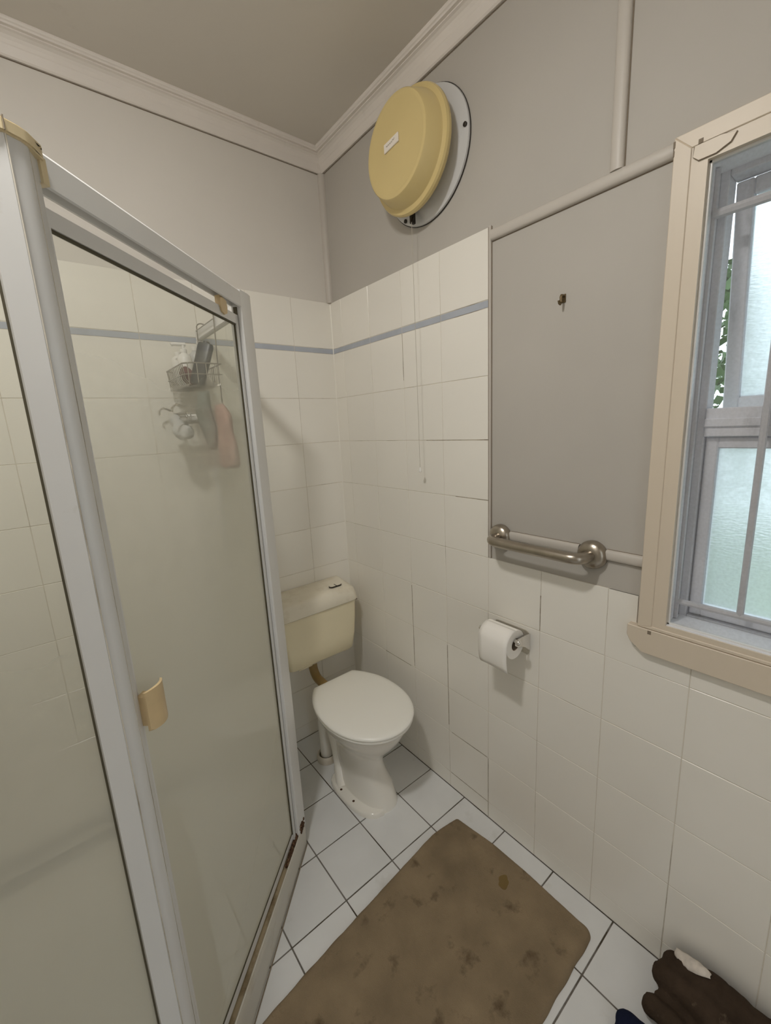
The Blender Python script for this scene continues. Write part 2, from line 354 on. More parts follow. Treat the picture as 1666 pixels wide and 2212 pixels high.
while y > YF + 0.01:
    yb = max(y - T0, YF)
    for i, (z0, z1) in enumerate(ROWS[:6]):
        if i < 5: rtile('tile', y, yb, z0 + J, z1 - J)
        elif y > -1.25: rtile('tile', y, yb, z0 + J, z1)
        elif y > -1.3:      # notched round the window architrave
            pm = B(); a, b, c = y - J, -1.3575, yb + J
            prism(pm, [(a, z0 + J), (a, z1), (b, z1), (b, 0.93), (c, 0.93), (c, z0 + J)], -0.0, 0.0045, lambda u, v, w: Vector((w, u, v)))
            obj('wall_tile', pm, M['tile'], wall_right)
        else: rtile('tile', y, yb, z0 + J, 0.93)
    y = yb

bm = B()
def jt(y0, y1, z0, z1): box(bm, 0.0006, -0.0002, y0, y1, z0, z1)
w = 0.0009
jt(-0.690, -0.884, TZ - w, TZ + w); jt(YE - w, YE + w, 0.0, 0.268); jt(-0.60, -0.884, 1.4702 - w, 1.4702 + w); jt(-0.684 - w, -0.684 + w, 0.30, 0.66)
jt(-0.484 - w, -0.484 + w, 0.48, 0.86); jt(-0.484 - w, -0.484 + w, 1.70, 1.869); jt(-0.74, -0.884, 1.2702 - w, 1.2702 + w); jt(-1.084 - w, -1.084 + w, 0.872, 0.99)
jt(-0.70, -0.88, 0.2702 - w, 0.2702 + w); jt(-0.28, -0.46, 0.4702 - w, 0.4702 + w)
obj('stained_joint', bm, M['stainj'], wall_right, kind='stuff')

# left wall (x = XL), tiled inside the shower
bm = B(); box(bm, XL - 0.1, XL - 0.004, 0.1, YF - 0.1, 0, ZC + 0.05)
wall_left = obj('wall_left', bm, M['paint'], kind='structure')
bm = B(); box(bm, XL - 0.0042, XL - 0.0012, 0, -1.0, 0, ZT); obj('grout', bm, M['grout'], wall_left)
for i in range(5):
    y0 = -T0 * (i + 1)
    for z0, z1 in ROWS: tile(wall_left, 'tile', (XL, y0 + J, z0 + J), (0, 1, 0), (0, 0, 1), T0 - 2 * J, z1 - z0 - 2 * J)
    tile(wall_left, 'border', (XL, y0 + J, ZB0 + J), (0, 1, 0), (0, 0, 1), T0 - 2 * J, ZB1 - ZB0 - 2 * J)
    tile(wall_left, 'tile', (XL, y0 + J, ZB1 + J), (0, 1, 0), (0, 0, 1), T0 - 2 * J, ZT - ZB1 - J)
# wall behind the viewer, with an unseen slot added to let in fill daylight
DX0, DX1, DZ = -1.02, -0.78, 2.03
bm = B(); box(bm, XL - 0.1, DX0, YF - 0.1, YF, 0, ZC + 0.05); box(bm, DX1, 0.12, YF - 0.1, YF, 0, ZC + 0.05); box(bm, DX0, DX1, YF - 0.1, YF, DZ, ZC + 0.05)
wall_front = obj('wall_front', bm, M['paint'], kind='structure')
slot = empty('daylight_slot', (-0.9, YF, 0), kind='structure')  # surround of the added daylight opening, out of view
for a, b, c, d in ((DX0 - 0.06, DX0 + 0.012, 0, DZ + 0.06), (DX1 - 0.012, DX1 + 0.06, 0, DZ + 0.06), (DX0 + 0.012, DX1 - 0.012, DZ - 0.012, DZ + 0.06)):
    bm = B(); box(bm, a, b, YF - 0.102, YF + 0.014, c, d, bev=0.003); obj('slot_frame', bm, M['cream'], slot)
bm = B(); box(bm, XL - 0.1, 0.12, YF - 0.1, 0.1, ZC, ZC + 0.1); ceiling = obj('ceiling', bm, M['ceil'], kind='structure')
bm = B(); lathe(bm, [(0.0035, -0.001), (0.0035, 0.001)], (-0.478, -0.59, ZC), 'z', 10)
obj('nail_hole', bm, M['gap'], ceiling)

# floor
bm = B(); box(bm, XL - 0.1, 0.12, YF - 0.1, 0.1, -0.1, -0.0016); floor = obj('floor', bm, M['fgrout'], kind='structure')
FA, FT, FY = 0.1967, 0.19786, -0.76332
FJ = 0.0022
xs = [0.0, -FA] + [-FA - FT * k for k in range(1, 8)]; xs[-1] = XL
ysf = [0.0] + [FY + FT * k for k in (3, 2, 1, 0)] + [FY - FT * k for k in range(1, 10)] + [YF]
for i in range(len(xs) - 1):
    for j in range(len(ysf) - 1):
        x1, x0, y1, y0 = xs[i], xs[i + 1], ysf[j], ysf[j + 1]
        if y0 > -0.55 and x1 < -0.62: continue                 # under the shower tray
        if y1 - y0 < 0.02 or x1 - x0 < 0.02: continue
        g = 0.0 if i == 0 else FJ
        tile(floor, 'ftile', (x0 + FJ, y0 + FJ, 0), (1, 0, 0), (0, 1, 0), x1 - x0 - FJ - (0.0022 if i == 0 else FJ), y1 - y0 - 2 * FJ)

# cornice, corner bead, cover battens
CP = [(0, 2.606), (0.010, 2.603), (0.014, 2.607), (0.0205, 2.628), (0.0205, 2.632), (0.0225, 2.641), (0.027, 2.649), (0.034, 2.6545), (0.041, 2.6565), (0.041, 2.660), (0.0505, 2.660), (0.0515, 2.665), (0.055, 2.667), (0.0575, 2.671), (0.0575, 2.6752), (0, 2.6752)]
def cornice(name, a, b, f):
    bm = B()
    # mitred ends: a and b are functions of the projection p
    A = [bm.verts.new(f(p, z, a(p))) for p, z in CP]; Bv = [bm.verts.new(f(p, z, b(p))) for p, z in CP]; n = len(CP)
    for i in range(n): bm.faces.new((A[i], A[(i + 1) % n], Bv[(i + 1) % n], Bv[i]))
    bm.faces.new(A[::-1]); bm.faces.new(Bv)
    return obj(name, bm, M['trim'], kind='structure')
W4 = 0.004
cornice('trim_1', lambda p: XL - W4 + p, lambda p: W4 - p, lambda p, z, s: Vector((s, W4 - p, z)))
cornice('trim_2', lambda p: W4 - p, lambda p: YF + p, lambda p, z, s: Vector((W4 - p, s, z)))
cornice('trim_3', lambda p: W4 - p, lambda p: YF + p, lambda p, z, s: Vector((XL - W4 + p, s, z)))
cornice('trim_4', lambda p: XL - W4 + p, lambda p: W4 - p, lambda p, z, s: Vector((s, YF + p, z)))
# dust line below the cornice
bm = B(); box(bm, XL, 0.0035, 0.0032, 0.0042, 2.6022, 2.6045); box(bm, 0.0032, 0.0042, 0.0035, YF, 2.6022, 2.6045)
obj('dust_line', bm, M['gap'], bpy.data.objects['trim_1'])
# quarter bead in the corner above the tiles
bm = B(); q = [(0.004, 0.004)] + [(0.004 - 0.0215 * math.cos(t), 0.004 - 0.0215 * math.sin(t)) for t in [PI / 2 * k / 8 for k in range(9)]]
prism(bm, q, ZT, 2.606, lambda u, v, w: Vector((u, v, w))); obj('trim_5', bm, M['batten'], smooth=True, kind='structure')
def half_round(w, t, n=8):
    return [(-w / 2, 0)] + [(-w / 2 * math.cos(PI * k / n), t * (0.35 + 0.65 * math.sin(PI * k / n) ** 0.8)) for k in range(n + 1)] + [(w / 2, 0)]
def batten_h(name, zc, w, t, ya, yb, hm='batten'):
    bm = B(); prism(bm, half_round(w, t), ya, yb, lambda u, v, s: Vector((0.004 - v, s, zc + u)))
    o = obj(name, bm, M[hm], smooth=True, kind='structure')
    g = B(); box(g, 0.0026, 0.0042, ya, yb, zc - w / 2 - 0.002, zc + w / 2 + 0.0012); obj('paint_gap', g, M['gap'], o)
    return o
batten_h('trim_6', 2.064, 0.030, 0.013, -0.896, -1.362)
bm = B(); prism(bm, half_round(0.030, 0.013), 2.0785, 2.606, lambda u, v, s: Vector((0.004 - v, -1.2455 + u, s)))
tv = obj('trim_7', bm, M['batten'], smooth=True, kind='structure')
g = B(); box(g, 0.0026, 0.0042, -1.2295, -1.2625, 2.08, 2.604); obj('paint_gap', g, M['gap'], tv)
batten_h('trim_8', 1.1635, 0.029, 0.013, -0.972, -1.199)
batten_h('trim_9', 1.1635, 0.029, 0.013, -1.273, -1.364)
# timber bead down the free edge of the tiling
bm = B(); box(bm, -0.0015, 0.0042, -0.8865, -0.8945, 1.0715, 2.093, bev=0.0012); tb = obj('trim_10', bm, M['batten'], kind='structure')
bm = B(); box(bm, 0.0005, 0.0042, -0.884, -0.8866, 1.0715, 2.09); box(bm, 0.002, 0.0042, -0.8945, -0.8965, 1.0715, 2.09); obj('paint_gap', bm, M['gap'], tb)

# ------------------------------------------------------------------ window
win = empty('window_1', (0, (WY0 + WY1) / 2, 1.0), kind='structure')
AF = -0.018     # face of the architrave
AO0, AO1, AI0, AI1 = -1.366, -2.085, -1.427, -2.024
# architrave: two-step moulding, mitred
def arch_piece(pts_fn):
    pass
def archi(bm, o, i, f, b):
    """mitred picture frame; o/i = (y0,y1,z0,z1) outer/inner, f face x, b back x"""
    oy0, oy1, oz0, oz1 = o; iy0, iy1, iz0, iz1 = i
    O = [(oy0, oz0), (oy1, oz0), (oy1, oz1), (oy0, oz1)]; I = [(iy0, iz0), (iy1, iz0), (iy1, iz1), (iy0, iz1)]
    for k in range(4):
        k2 = (k + 1) % 4
        q = [O[k], O[k2], I[k2], I[k]]
        F = [bm.verts.new((f, *p)) for p in q]; Bk = [bm.verts.new((b, *p)) for p in q]
        bm.faces.new(F); bm.faces.new(Bk[::-1])
        for a in range(4): bm.faces.new((F[a], F[(a + 1) % 4], Bk[(a + 1) % 4], Bk[a]))
for k, nm in enumerate(('architrave',)):
    for side in ('top', 'left', 'bottom', 'right'):
        bm = B()
        def quad(o, i, f, b):
            oy0, oy1, oz0, oz1 = o; iy0, iy1, iz0, iz1 = i
            q = {'left': [(oy0, oz0), (oy0, oz1), (iy0, iz1), (iy0, iz0)], 'right': [(oy1, oz0), (oy1, oz1), (iy1, iz1), (iy1, iz0)],
                 'top': [(oy0, oz1), (oy1, oz1), (iy1, iz1), (iy0, iz1)], 'bottom': [(oy0, oz0), (oy1, oz0), (iy1, iz0), (iy0, iz0)]}[side]
            F = [bm.verts.new((f, *p)) for p in q]; Bk = [bm.verts.new((b, *p)) for p in q]
            bm.faces.new(F); bm.faces.new(Bk[::-1])
            for a in range(4): bm.faces.new((F[a], F[(a + 1) % 4], Bk[(a + 1) % 4], Bk[a]))
        zb = 0.9975
        quad((AO0, AO1, zb, 2.079), (-1.398, -2.053, 1.006, 2.047), AF, 0.0038)
        bmesh.ops.bevel(bm, geom=bm.edges, offset=0.0014, segments=1, affect='EDGES')
        quad((-1.3965, -2.0545, 1.0045, 2.0485), (AI0, AI1, 1.018, 2.015), AF + 0.0025, 0.0038)
        obj('architrave', bm, M['cream'], win)
# pulley-slot block let into the head of the architrave, screw hole and split
bm = B()
pts = [(-1.404, 2.046), (-1.446, 2.046), (-1.470, 2.041), (-1.462, 2.028), (-1.440, 2.019), (-1.412, 2.019), (-1.402, 2.028)]
prism(bm, pts, -0.0172, -0.0195, lambda u, v, w: Vector((w, u, v))); obj('repair_block', bm, M['cream'], win)
bm = B()
pl = [(-1.402, 2.046), (-1.446, 2.047), (-1.4712, 2.0413), (-1.4628, 2.0272), (-1.440, 2.0182), (-1.411, 2.0182), (-1.4012, 2.028)]
prism(bm, pl, -0.0165, -0.0186, lambda u, v, w: Vector((w, u, v))); obj('crack', bm, M['gap'], win)
for yy, zz, a, b_ in ((-1.413, 2.052, 0.004, 0.004), (-1.3665, 2.066, 0.0018, 0.006), (-1.3665, 2.05, 0.0012, 0.005)):
    bm = B(); box(bm, -0.0187, -0.015, yy - a, yy + a, zz - b_, zz + b_); obj('nail_hole', bm, M['gap'], win)
# apron under the sill, lower left corner clipped
bm = B(); prism(bm, [(-1.343, 0.9965), (-2.11, 0.9965), (-2.11, 0.962), (-2.075, 0.930), (-1.381, 0.930), (-1.352, 0.951), (-1.343, 0.968)], 0.0038, AF - 0.002, lambda u, v, w: Vector((w, u, v)))
bmesh.ops.bevel(bm, geom=bm.edges, offset=0.0015, segments=1, affect='EDGES'); obj('apron', bm, M['cream'], win)
bm = B(); box(bm, -0.0205, -0.019, -1.391, -1.399, 0.985, 0.9945); obj('nail_hole', bm, M['gap'], win)
# lining of the opening
bm = B()
box(bm, -0.012, 0.075, WY0 - 0.0002, WY0 - 0.008, WZ0, WZ1); box(bm, -0.012, 0.075, WY1, WY1 + 0.008, WZ0, WZ1)
box(bm, -0.012, 0.075, WY0, WY1, WZ0, WZ0 + 0.008); box(bm, -0.012, 0.075, WY0, WY1, WZ1 - 0.008, WZ1)
obj('reveal_lining', bm, M['reveal'], win)
# slim aluminium frame of the insect screen, set just behind the architrave
g0 = -1.4275
bm = B(); X0, X1 = -0.004, 0.006
fy0, fy1, fz0, fz1 = WY0 - 0.008, WY1 + 0.008, WZ0 + 0.006, WZ1 - 0.008
for a in ((fy0, fy0 - 0.006, fz0, fz1), (fy1, fy1 + 0.006, fz0, fz1), (fy0, fy1, fz0, fz0 + 0.006), (fy0, fy1, fz1 - 0.006, fz1)): box(bm, X0, X1, *a, bev=0.001)
inner = obj('screen_frame', bm, M['white_al'], win)
bm = B(); vs = [bm.verts.new(p) for p in ((0.001, fy0 - 0.006, fz0 + 0.006), (0.001, fy1 + 0.006, fz0 + 0.006), (0.001, fy1 + 0.006, fz1 - 0.006), (0.001, fy0 - 0.006, fz1 - 0.006))]; bm.faces.new(vs); obj('insect_mesh', bm, M['screen'], inner)
# security grille
bm = B()
gx = 0.045
def bar(path, r=0.0075): sweep(bm, path, r, 8)
ya, yb, za, zb = -1.4285, -2.019, 1.066, 1.930
bar([(gx, ya + 0.0, 1.022), (gx, ya, 2.014)], 0.006); bar([(gx, yb, 1.022), (gx, yb, 2.014)], 0.006)
bar([(gx, ya, za), (gx, yb, za)]); bar([(gx, ya, zb), (gx, yb, zb)], 0.0095)
for yy in (-1.553, -1.675, -1.797, -1.919): bar([(gx, yy, za - 0.002), (gx, yy, za + 0.008), (gx, yy, zb)], 0.007)
obj('security_grille', bm, M['grille'], win, smooth=True)
# timber frame: jambs, sill, head, transom
X0, X1 = 0.075, 0.125
parts = [(-1.4265, -1.443, WZ0, WZ1, 'jamb'), (WY1 + 0.0085, -2.005, WZ0, WZ1, 'jamb'), (-1.4435, -2.0045, WZ0, 1.024, 'sill'), (-1.4435, -2.0045, 2.004, WZ1, 'head'), (-1.4435, -2.0045, 1.470, 1.534, 'transom')]
for a, b, c, d, nm in parts:
    bm = B(); box(bm, X0 if nm != 'transom' else X0 - 0.006, X1, a, b, c, d, bev=0.002); obj(nm, bm, M['winframe'], win)
bm = B(); box(bm, X0 - 0.012, X0 - 0.003, -1.4435, -2.0045, 1.492, 1.511, bev=0.002); obj('transom_lip', bm, M['winframe'], win)
# fixed lower sash
def sash(cx, y0, y1, z0, z1, s, t, xx, tilt=0.0):
    bm = B(); hx0, hx1 = xx, xx + t
    box(bm, hx0, hx1, y0, y0 - s, z0, z1, bev=0.0025); box(bm, hx0, hx1, y1, y1 + s, z0, z1, bev=0.0025)
    box(bm, hx0, hx1, y0 - s, y1 + s, z0, z0 + s * 1.05, bev=0.0025); box(bm, hx0, hx1, y0 - s, y1 + s, z1 - s * 1.05, z1, bev=0.0025)
    # glazing bead
    return bm
bm = sash(0, -1.4455, -2.0025, 1.0265, 1.468, 0.024, 0.034, 0.084)
low = obj('lower_sash', bm, M['winframe'], win)
bm = B(); sheet(bm, [(0.101, -1.468, 1.05), (0.101, -1.98, 1.05), (0.101, -1.98, 1.444), (0.101, -1.468, 1.444)]); obj('glass_pane', bm, M['obscure'], low)
# top-hung upper sash, pushed out at the bottom
ang = math.radians(9.0)
def tilt_out(bm, hz=1.998, hx=0.112):
    for v in bm.verts:
        dx, dz = v.co.x - hx, v.co.z - hz
        v.co.x = hx + dx * math.cos(ang) - dz * math.sin(ang); v.co.z = hz + dx * math.sin(ang) + dz * math.cos(ang)
bm = sash(0, -1.4465, -2.0015, 1.520, 2.000, 0.030, 0.030, 0.112)
tilt_out(bm); upp = obj('awning_sash', bm, M['winframe'], win)
bm = B(); sheet(bm, [(0.129, -1.4755, 1.550), (0.129, -1.972, 1.550), (0.129, -1.972, 1.970), (0.129, -1.4755, 1.970)]); tilt_out(bm); obj('glass_pane', bm, M['obscure'], upp)

# ------------------------------------------------------------------ outside
bm = B(); box(bm, 0.3, 9, -8, 8, -0.35, -0.3); obj('ground', bm, M['grass'], kind='structure')
bm = B(); box(bm, -6, 0.3, YF - 0.1, -8, -0.15, -0.1); obj('paved_ground', bm, M['paving'], kind='structure')
bm = B(); box(bm, 0.125, 0.62, -6, 4, 2.20, 2.28); obj('eave', bm, M['paving'], kind='structure')
def shrub(loc, w, h, seed, lab):
    rnd = random.Random(seed); t = empty('garden_shrub', loc, label=lab, cat='shrub')
    bm = B()
    for k in range(2600):
        a, b = rnd.uniform(0, 2 * PI), rnd.uniform(-1, 1); rr = w * (0.55 + 0.45 * rnd.random()) * math.sqrt(1 - b * b * 0.85)
        c = Vector((loc[0] + rr * math.cos(a), loc[1] + rr * math.sin(a), loc[2] + h * (0.55 + 0.45 * b)))
        d = Vector((rnd.uniform(-1, 1), rnd.uniform(-1, 1), rnd.uniform(-1, 0.4))).normalized(); s = d.cross(Vector((rnd.random(), rnd.random(), rnd.random()))).normalized()
        l, wd = rnd.uniform(0.05, 0.085), rnd.uniform(0.018, 0.028)
        vs = [bm.verts.new(p) for p in (c, c + d * l * 0.5 + s * wd, c + d * l, c + d * l * 0.5 - s * wd)]; bm.faces.new(vs)
    me = mesh_of('foliage', bm, M['leaf']); o = bpy.data.objects.new('foliage', me); put(o, t, kind='stuff')
    bm = B()
    for k in range(5):
        a = 2 * PI * k / 5; sweep(bm, [(loc[0], loc[1], loc[2]), (loc[0] + 0.05 * math.cos(a), loc[1] + 0.05 * math.sin(a), loc[2] + h * 0.4), (loc[0] + w * 0.5 * math.cos(a), loc[1] + w * 0.5 * math.sin(a), loc[2] + h * 0.85)], [0.018, 0.012, 0.005], 6)
    obj('stem', bm, M['stem'], t)
shrub((1.75, -0.95, -0.3), 0.46, 2.55, 3, 'leafy green shrub outside the window, seen through the gap beside the open upper sash')
shrub((2.1, -1.95, -0.3), 0.50, 1.55, 5, 'leafy green shrub outside, blurred behind the obscured lower window pane')

# ------------------------------------------------------------------ ceiling lamp (just above the frame)
lamp = empty('ceiling_lamp', (BULB_POS[0], BULB_POS[1], ZC), label='small round lit ceiling light above the shower door', cat='lamp')
bm = B(); lathe(bm, [(0.098, ZC - 0.0005 - BULB_POS[2]), (0.098, 0.018), (0.092, 0.004), (0.080, 0.0), (0.076, 0.004)], BULB_POS, 'z', 48); obj('lamp_body', bm, M['bottle_w'], lamp, smooth=True)
bm = B(); lathe(bm, [(0.0755, -0.0005), (0.072, -0.010), (0.060, -0.019), (0.040, -0.026), (0.018, -0.029), (0.001, -0.0295)], BULB_POS, 'z', 48); obj('lamp_diffuser', bm, M['bulb'], lamp, smooth=True)

# ------------------------------------------------------------------ shower tray / hob
E2 = math.sqrt(0.5)
def dg(s, o, z):
    """point on the diagonal front of the shower: s along it from the toilet-side post, o outwards (towards the room)"""
    return Vector((-0.600 - E2 * s + E2 * o, -0.500 - E2 * s - E2 * o, z))
SL = 0.707
def hz(s): return 0.058 + 0.036 * s / SL              # top of the outer hob edge rises slightly
scr = empty('shower_enclosure', (-1.08, -0.98, 0.0), label='neo-angle shower with a white framed screen, soap-filmed glass and a pivot door', cat='shower')
bm = B()
def tray_ring(off, z0, zf=None):
    # plan of the tray, clockwise from the back wall corner on the toilet side
    c1 = Vector((-0.600 + off, -0.494 - off * 0.414, 0)); c2 = Vector((-1.106 + off * 0.414, -1.000 - off, 0))
    return [(-0.600 + off, -0.002, z0), (c1.x, c1.y, z0), (c2.x, c2.y, z0 + (zf or 0)), (XL + 0.002, -1.000 - off, z0 + (zf or 0)), (XL + 0.002, -0.002, z0)]
loft(bm, [tray_ring(0.0055, 0.0), tray_ring(0.0045, 0.068, 0.030), tray_ring(0.001, 0.0745, 0.034), tray_ring(-0.055, 0.0745, 0.034), tray_ring(-0.062, 0.06, 0.03), tray_ring(-0.075, 0.022)])
tray = obj('shower_tray', bm, M['hob'], scr)
bm = B(); lathe(bm, [(0.045, 0.0), (0.045, 0.002), (0.035, 0.003)], (-1.1, -0.5, 0.0225), 'z', 24); obj('drain_grate', bm, M['chrome'], tray)
# dark line of dirt at the foot of the tray
bm = B(); P0, P1 = Vector((-0.594, -0.497, 0)), Vector((-1.104, -1.007, 0))
for a, b in ((dg(-0.002, 0.0055, 0.0003), dg(0.72, 0.0055, 0.0003)),): sweep(bm, [a, b], 0.0022, 6)
obj('dirt_line', bm, M['gap'], tray)

# ------------------------------------------------------------------ shower screen
ZTOP = 1.916
def dprism(bm, prof, s0, s1, zf=None):
    """profile in (o, z) swept along the diagonal"""
    zf = zf or (lambda s: 0)
    A = [bm.verts.new(dg(s0, o, z + zf(s0))) for o, z in prof]; Bv = [bm.verts.new(dg(s1, o, z + zf(s1))) for o, z in prof]; n = len(prof)
    for i in range(n): bm.faces.new((A[i], A[(i + 1) % n], Bv[(i + 1) % n], Bv[i]))
    bm.faces.new(A[::-1]); bm.faces.new(Bv)
def vprism(bm, pts, z0, z1):
    prism(bm, pts, z0, z1, lambda u, v, w: Vector((u, v, w)))
def pso(s, o): p = dg(s, o, 0); return (p.x, p.y)
# header over the door
bm = B(); dprism(bm, [(-0.030, 1.876), (-0.030, 1.914), (-0.004, 1.917), (0.000, 1.912), (0.000, 1.874), (-0.003, 1.872), (-0.006, 1.876), (-0.010, 1.886), (-0.024, 1.886), (-0.026, 1.876)], 0.004, 0.672)
header = obj('header_rail', bm, M['white_al'], scr, smooth=True, angle=30)
# toilet-side post: round-nosed corner extrusion
bm = B()
pts = [pso(0.052, 0.0), pso(0.012, 0.003), (-0.5970, -0.5000), (-0.5905, -0.492), (-0.590, -0.480), (-0.5905, -0.462), (-0.612, -0.462), pso(0.000, -0.028), pso(0.055, -0.028), pso(0.055, -0.003)]
vprism(bm, pts, 0.080, 1.918); obj('corner_post', bm, M['white_al'], scr, smooth=True, angle=30)
# return panel: top rail, bottom rail, wall channel, glass
bm = B(); box(bm, -0.612, -0.590, -0.463, -0.003, 1.880, 1.916, bev=0.003); obj('top_rail', bm, M['white_al'], scr)
bm = B(); box(bm, -0.612, -0.590, -0.463, -0.003, 0.060, 0.095, bev=0.003); obj('bottom_rail', bm, M['white_al'], scr)
bm = B(); box(bm, -0.613, -0.5885, -0.022, -0.001, 0.095, 1.88, bev=0.002); obj('wall_channel', bm, M['white_al'], scr)
bm = B(); sheet(bm, [(-0.601, -0.462, 0.095), (-0.601, -0.022, 0.095), (-0.601, -0.022, 1.882), (-0.601, -0.462, 1.882)]); obj('glass_pane', bm, M['scum'], scr)
# handle-side post: flat on the fixed panel, rounded on the door side
bm = B()
pts = [(-1.134, -1.004), (-1.132, -1.011), (-1.102, -1.013), (-1.0985, -1.0105)]
pts += [pso(0.706, 0.0105), pso(0.700, 0.0125), pso(0.690, 0.0115), pso(0.682, 0.0065), pso(0.672, 0.002), pso(0.664, -0.002), pso(0.664, -0.026), pso(0.704, -0.026), (-1.134, -0.974)]
vprism(bm, pts, 0.094, 1.902); post = obj('corner_post', bm, M['white_al'], scr, smooth=True, angle=28)
bm = B(); sweep(bm, [(-1.1002, -1.0128, 0.095), (-1.1002, -1.0128, 1.90)], 0.0008, 6); sweep(bm, [(*pso(0.6865, 0.0098), 0.095), (*pso(0.6865, 0.0098), 1.90)], 0.0005, 6)
obj('seam', bm, M['grout'], post)
# fixed panel facing the room
bm = B(); box(bm, -1.1345, XL + 0.002, -1.011, -0.980, 1.877, 1.914, bev=0.003); obj('top_rail', bm, M['white_al'], scr)
bm = B(); box(bm, -1.1345, XL + 0.002, -1.011, -0.980, 0.096, 0.130, bev=0.003); obj('bottom_rail', bm, M['white_al'], scr)
bm = B(); box(bm, XL + 0.001, XL + 0.022, -1.012, -0.979, 0.13, 1.877, bev=0.002); obj('wall_channel', bm, M['white_al'], scr)
bm = B(); sheet(bm, [(-1.136, -0.995, 0.13), (XL + 0.021, -0.995, 0.13), (XL + 0.021, -0.995, 1.878), (-1.136, -0.995, 1.878)]); obj('glass_pane', bm, M['scum_side'], scr)
bm = B(); box(bm, -1.1342, -1.1372, -1.002, -0.988, 0.13, 1.878); obj('seal_strip', bm, M['seal'], scr)
# yellowed corner cap that bends over the post and clips on the end of the header
bm = B()
cap = [(-1.19, -1.017), (-1.104, -1.018), pso(0.700, 0.016), pso(0.688, 0.016), pso(0.664, 0.005), pso(0.656, 0.003), pso(0.656, -0.030), pso(0.704, -0.032), (-1.19, -0.975)]
vprism(bm, cap, 1.900, 1.917)
bmesh.ops.bevel(bm, geom=[e for e in bm.edges], offset=0.0025, segments=2, affect='EDGES')
dprism(bm, [(-0.031, 1.872), (-0.031, 1.905), (0.004, 1.905), (0.004, 1.872)], 0.656, 0.6655)
capo = obj('corner_cap', bm, M['tanp'], scr, smooth=True, angle=30)
bm = B(); sweep(bm, [(-1.100, -1.0185, 1.901), (-1.100, -1.0185, 1.9165), (-1.1005, -1.012, 1.9178)], 0.0009, 6); obj('seam', bm, M['gap'], capo)
# sill track
zs = lambda s: 0.040 * s / SL
bm = B(); dprism(bm, [(-0.040, 0.066), (-0.040, 0.090), (-0.030, 0.092), (-0.024, 0.081), (-0.0050, 0.081), (-0.0040, 0.092), (-0.001, 0.0970), (0.0022, 0.0955), (0.0050, 0.082), (0.0056, 0.0745), (0.0056, 0.066)], 0.003, 0.672, zs)
sill = obj('sill_track', bm, M['hob'], scr, smooth=True, angle=25)
bm = B(); dprism(bm, [(-0.0235, 0.0800), (-0.0235, 0.0850), (-0.0046, 0.0850), (-0.0046, 0.0800)], 0.004, 0.668, zs); obj('dirty_channel', bm, M['brownrail'], sill)
rnd = random.Random(4)
bm = B()
def rust_blob(c, r, q):
    bmesh.ops.create_icosphere(bm, subdivisions=2, radius=1.0, matrix=Matrix.Translation(c) @ Matrix.Rotation(-PI * 0.75, 4, 'Z') @ Matrix.Diagonal((r[0], r[1], r[2], 1)))
for k in range(44):
    s = 0.004 + 0.0036 * k; o = -0.0095 + rnd.uniform(-0.003, 0.003)
    if 24 <= k <= 26: continue
    rust_blob(dg(s, o, 0.092 + zs(s) + rnd.uniform(-0.001, 0.003) + (0.012 if 14 > k else 0)), (rnd.uniform(0.006, 0.010), rnd.uniform(0.0045, 0.0065), rnd.uniform(0.005, 0.008)), 0)
for k in range(34): rust_blob(dg(rnd.uniform(0.004, 0.040), 0.0035 - rnd.uniform(0, 0.003), 0.094 + 0.0009 * k), (0.0060, 0.0032, 0.0050), 0)
for v in bm.verts: v.co += Vector((rnd.uniform(-1, 1), rnd.uniform(-1, 1), rnd.uniform(-1, 1))) * 0.0013
obj('rust_patch', bm, M['rust'], sill)

# pivot door
bm = B()
zd0 = lambda s: 0.092 + zs(s)
def dbox(s0, s1, o0, o1, z0, z1, f0=0, f1=0):
    vs = []
    for s in (s0, s1):
        for o in (o0, o1):
            for z, f in ((z0, f0), (z1, f1)): vs.append(bm.verts.new(dg(s, o, z + (zs(s) if f else 0))))
    a = vs
    for q in ((0, 1, 3, 2), (4, 6, 7, 5), (0, 4, 5, 1), (2, 3, 7, 6), (0, 2, 6, 4), (1, 5, 7, 3)): bm.faces.new([a[i] for i in q])
dbox(0.059, 0.0715, -0.026, -0.011, 0.096, 1.850, 1, 0)       # hinge stile
dbox(0.652, 0.664, -0.024, -0.010, 0.096, 1.850, 1, 0)       # closing stile
dbox(0.059, 0.662, -0.026, -0.011, 1.826, 1.8505)            # top rail
dbox(0.059, 0.662, -0.027, -0.0170, 0.096, 0.121, 1, 1)      # bottom rail
door = obj('door', bm, M['white_al'], scr, label='pivot door of the shower, soap-filmed glass in a slim white frame')
bm = B(); sheet(bm, [dg(0.071, -0.019, 0.11 + zs(0.07)), dg(0.652, -0.019, 0.11 + zs(0.65)), dg(0.652, -0.019, 1.827), dg(0.071, -0.019, 1.827)]); obj('glass_pane', bm, M['scum'], door)
bm = B()
dbox(0.0717, 0.0745, -0.0185, -0.0145, 0.122, 1.824, 1, 0); dbox(0.0552, 0.0588, -0.022, -0.012, 0.092, 1.872, 1, 0)
dbox(0.0717, 0.652, -0.0185, -0.0135, 1.8225, 1.8258); dbox(0.0717, 0.652, -0.0185, -0.0172, 0.1213, 0.127, 1, 1)
obj('seal_strip', bm, M['seal'], door)
bm = B()
pv = [(0.139, 1.868), (0.155, 1.872), (0.172, 1.868), (0.1745, 1.848), (0.168, 1.836), (0.154, 1.832), (0.140, 1.838), (0.1365, 1.852)]
A = [bm.verts.new(dg(s - 0.01, -0.0105, z)) for s, z in pv]; C_ = [bm.verts.new(dg(s - 0.01, -0.0065, z)) for s, z in pv]
